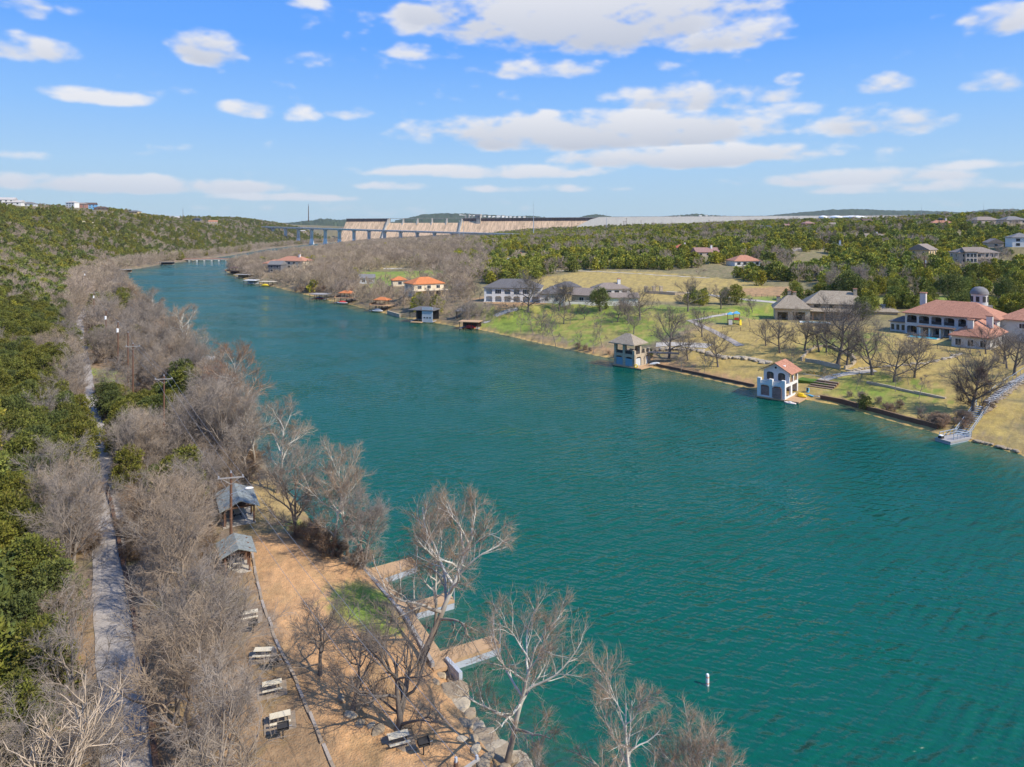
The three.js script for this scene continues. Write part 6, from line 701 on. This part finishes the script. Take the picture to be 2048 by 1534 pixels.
function plantWoods() {
  const bareHi = [0, 1, 2, 3, 4, 5].map((k) => bareTree(100 + k, { h: 8.5, fork: .16, spread: 3.4, r: .16, limbs: 10, kids: 6, sub: 6, twigs: 7, twLen: .55, twR: .011, stems: k % 3 === 2 ? 2 : 1, bark: greyBark, tip: greyTip }));
  const bareMid = [0, 1, 2].map((k) => mergeGeometries(bareTree(120 + k, { h: 8.5, fork: .15, spread: 3.5, r: .15, limbs: 8, kids: 5, sub: 5, twigs: 4, twLen: .65, twR: .02, bark: greyBark, tip: greyTip })));
  const bareFar = [0, 1, 2].map((k) => mergeGeometries(bareTree(140 + k, { h: 8.5, fork: .12, spread: 3.7, r: .15, limbs: 7, kids: 4, sub: 4, twigs: 3, twLen: .85, twR: .042, bark: greyBark, tip: greyTip })));
  const leafHi = [0, 1, 2, 3, 4, 5].map((k) => leafTree(200 + k, { h: 6.6, r: 2.9, lobes: 17 + k, leaves: 8200, size: .17, tone: k < 4 ? olive : oakGreen, low: .12 }));
  const leafMid = [0, 1, 2, 3].map((k) => mergeGeometries(leafTree(220 + k, { h: 6.6, r: 3.0, lobes: 13, leaves: 2600, size: .31, tone: k < 2 ? olive : oakGreen, low: .1 })));
  const leafFar = [0, 1, 2].map((k) => mergeGeometries(leafTree(240 + k, { h: 6.6, r: 3.1, lobes: 9, leaves: 800, size: .58, tone: k < 1 ? olive : oakGreen, low: .08 })));
  const all = { bare: [], leaf: [] }, r = rng(33);
  const place = (x, z, w, step) => {
    const d = -z; if (d < 26) return; const px = CX + x / d * F; if (px < -260 || px > 2320) return;
    const h0 = heightFrom(w, x, z), py = HZ + (CAMH - h0 - 9) / d * F; if (py > 1700) return;
    const n = fbm(x / 26 + 3, z / 26 + 8, 3), n2 = noise(x / 9, z / 9); let green, size;
    if (w.west) {
      if (w.s < 2) return;
      if (w.s < 30) { green = d > 90 && n > .64 && w.s > 6 ? 1 : 0; if (d < 95 && w.s < 26 && r() < .24) return; if (d < 50 && px > 560) return; size = (d < 95 ? .82 + .5 * r() : .62 + .55 * r()) * (w.s < 9 && d > 105 ? 1.3 : 1); }
      else { const dry = smooth(60, 20, d) * .5 + (w.s < 40 && d < 75 ? .2 : 0) + (w.s > 70 && w.s < 130 ? .06 : 0); green = (n - .5) * 1.5 + (r() - .5) * .45 + (d < 380 ? .70 : .58) - dry - .25 * smooth(110, 60, d) * smooth(-38, -30, x) > .42 ? 1 : 0; size = green ? .72 + .5 * r() : .58 + .38 * r(); if (px < 170 && py > 650 && d > 62) green = n2 + (r() - .5) * .5 > .12 ? 1 : 0; if ((d < 62 && px > 105) || d < 45 || (px > 130 && d < 85)) green = r() < .1 ? 1 : 0; else if (d < 62) green = 1; }
    } else {
      if (w.s < 3) return;
      if (w.s > 90 && d < 1300 && fbm(x / 34 + 50, z / 34 + 11, 2) < .33) return; const neck = smooth(1010, 900, px) * smooth(340, 240, w.s);
      if (w.s < 78 && px > 940) return;
      if (r() < neck) { green = n > .69 ? 1 : 0; size = .75 + .5 * r(); } else { green = (n - .5) * 1.3 + (r() - .5) * .5 + .70 > .40 ? 1 : 0; size = .68 + .55 * r(); }
    }
    if (isOpen(x, z) || nearLine(roads, x, z, w.west && w.s < 40 ? (d < 75 ? 2.6 : 2.3) : 4.5)) return;
    all[green ? 'leaf' : 'bare'].push({ x, y: h0, z, s: size, t: r() * 6.283, big: size / d, d, west: w.west, c: r(), n });
  };
  for (const [step, d0, d1] of [[3.5, 26, 240], [4.6, 240, 480], [6.2, 480, 900], [8.6, 900, 2300]]) {
    const x0 = -d1 * .95, x1 = d1 * .95;
    for (let z = -d1; z < -d0; z += step) for (let x = x0; x < x1; x += step) {
      const jx = x + (r() - .5) * step * .9, jz = z + (r() - .5) * step * .9; if (-jz < d0 || -jz >= d1) continue; const px = CX + jx / -jz * F; if (px < -260 || px > 2320) continue;
      if (jx < -jz * -.9) continue;
      const w = where(jx, jz); if (w.wet || (w.west && w.s > 340)) continue;
      if (!w.west && step < 5 && r() < .4) continue;
      if (w.west && w.s < 26 && step < 4 && r() < .22) continue;
      place(jx, jz, w, step);
    }
  }
  const greyTints = [[1.0, .99, 1.02], [.80, .79, .81], [1.06, .97, .88], [.92, .93, .99]].map((c) => tint(c)), greenTints = [[.76, .74, .76], [.60, .62, .68], [.84, .80, .68], [.70, .74, .8], [1.55, 1.42, 1.2], [1.25, 1.22, 1.15], [1.5, 1.36, 1.05], [1.42, 1.42, 1.35]].map((c) => { const m = leafMat.clone(); m.color.setRGB(...c); return m; });
  const single = { bare: { name: 'bare_tree', hi: bareHi, mats: greyTints, cat: 'tree' }, leaf: { name: 'juniper_tree', hi: leafHi, mats: greenTints, cat: 'tree' } };
  const mats = { bare: new THREE.MeshStandardMaterial({ vertexColors: true, roughness: .95 }), leaf: leafMat }, dummy = new THREE.Object3D();
  for (const kind of ['bare', 'leaf']) {
    const k = single[kind], list = all[kind].sort((a, b) => b.big - a.big), protos = {};
    const one = list.filter((t) => { const px = CX + t.x / t.d * F, py = HZ + (CAMH - t.y - 5 * t.s) / t.d * F; return px > -20 && px < 2068 && py < 1560; }).slice(0, 285), picked = new Set(one);
    one.forEach((t, n) => {
      const v = n % k.hi.length, m = n % 4, o = new THREE.Group(); o.name = numbered(k.name); o.position.set(t.x, t.y, t.z); o.rotation.y = t.t; o.scale.setScalar(t.s); scene.add(o);
      mesh('trunk', k.hi[v][0], kind === 'bare' ? k.mats[m] : barkMat, o); mesh('crown', k.hi[v][1], k.mats[kind === 'leaf' && !t.west ? m + 4 : m], o);
      const hill = where(t.x, t.z).s > 30 && t.west, size = t.s > 1.02 ? 'tall' : t.s < .74 ? 'low' : 'medium', near = landmarks.map((q) => [Math.hypot(q[0] - t.x, q[1] - t.z), q[2]]).sort((p, q) => p[0] - q[0])[0];
      const place = near[0] < 34 ? (near[0] < 12 ? 'close beside ' : 'near ') + near[1] : hill ? 'on the wooded slope above the gravel road' : t.west ? 'in the thicket between road and river' : 'in the wood beyond the lawns';
      if (kind === 'bare') tag(o, size + ' ' + ['silver grey', 'dull grey', 'tan', 'lilac grey'][m] + (v % 3 === 2 ? ' two stemmed' : '') + ' leafless tree ' + place, 'tree', 'leafless trees of the wooded banks'); else tag(o, size + ' ' + ['olive', 'dark green', 'yellow green', 'mid green'][m] + ' bushy juniper ' + place, 'tree', 'junipers of the wooded banks');
    });
    const rest = list.filter((t) => !picked.has(t)), g = new THREE.Group(); g.name = kind === 'bare' ? 'bare_woodland' : 'evergreen_woodland'; scene.add(g); tag(g, kind === 'bare' ? 'mass of leafless grey trees covering the hills and the river neck' : 'mass of evergreen trees covering the hills beyond the river', 'woodland', null, 'stuff');
    const mid = kind === 'bare' ? bareMid : leafMid, far = kind === 'bare' ? bareFar : leafFar;
    for (const [geos, test] of [[mid, (t) => t.d < 330], [far, (t) => t.d >= 330]]) geos.forEach((geo, v) => {
      const sub = rest.filter((t, n) => test(t) && Math.floor(t.c * 997) % geos.length === v); if (!sub.length) return;
      const im = new THREE.InstancedMesh(geo, mats[kind], sub.length); im.name = kind === 'bare' ? 'bare_trees' : 'evergreens'; im.castShadow = im.receiveShadow = true;
      sub.forEach((t, n) => { dummy.position.set(t.x, t.y, t.z); dummy.rotation.set(0, t.t, 0); dummy.scale.set(t.s, t.s * (.85 + .3 * t.c), t.s); dummy.updateMatrix(); im.setMatrixAt(n, dummy.matrix); const q = .72 + .56 * ((t.c * 7.3) % 1), y = (t.n - .5) * .9; im.setColorAt(n, kind === 'bare' ? lin(q * 1.2, q * 1.13, q * (1.04 - y * .3)) : t.west ? lin(q * 1.1 * (1 + y), q * 1.08 * (1 + y * .4), q * 1.1 * (1 - y * .5)) : lin(q * 1.85 * (1 + y * .8), q * 1.7 * (1 + y * .4), q * 1.4 * (1 - y * .5))); });
      g.add(im);
    });
    console.log(kind, list.length, one.length);
  }
}
plantWoods();
{ // brush between the trees, too much to count
  const r = rng(88), n = 1700, dummy = new THREE.Object3D(), spots = []; let guard = 0;
  while (spots.length < n && guard++ < 60000) { const d = 78 + Math.pow(r(), 1.4) * 230, x = (-.95 + r() * 1.0) * d, z = -d, w = where(x, z); if (w.wet || !w.west || w.s < 2 || w.s > 70 || isOpen(x, z) || nearLine(roads, x, z, 1.9)) continue; spots.push([x, z]); }
  const g = new THREE.Group(); g.name = 'undergrowth'; scene.add(g); tag(g, 'leafless brush filling the ground between the trees on the west bank', 'brush', null, 'stuff');
  twigBush.forEach((geo, v) => { const m = mergeGeometries([geo[0], geo[1]]), sub = spots.filter((_, k) => k % 3 === v), im = new THREE.InstancedMesh(m, barkMat, sub.length); im.name = 'brush_tufts'; sub.forEach(([x, z], k) => { const s = .35 + r() * .6; dummy.position.set(x, height(x, z), z); dummy.rotation.set(0, r() * 6.28, 0); dummy.scale.set(s * 1.2, s, s * 1.2); dummy.updateMatrix(); im.setMatrixAt(k, dummy.matrix); const q = .6 + .5 * r(); im.setColorAt(k, lin(q, q * .92, q * .82)); }); im.castShadow = im.receiveShadow = true; g.add(im); });
}
scene.fog = new THREE.FogExp2(new THREE.Color().setRGB(.72, .83, .95), .00003);

renderer.render(scene, camera);
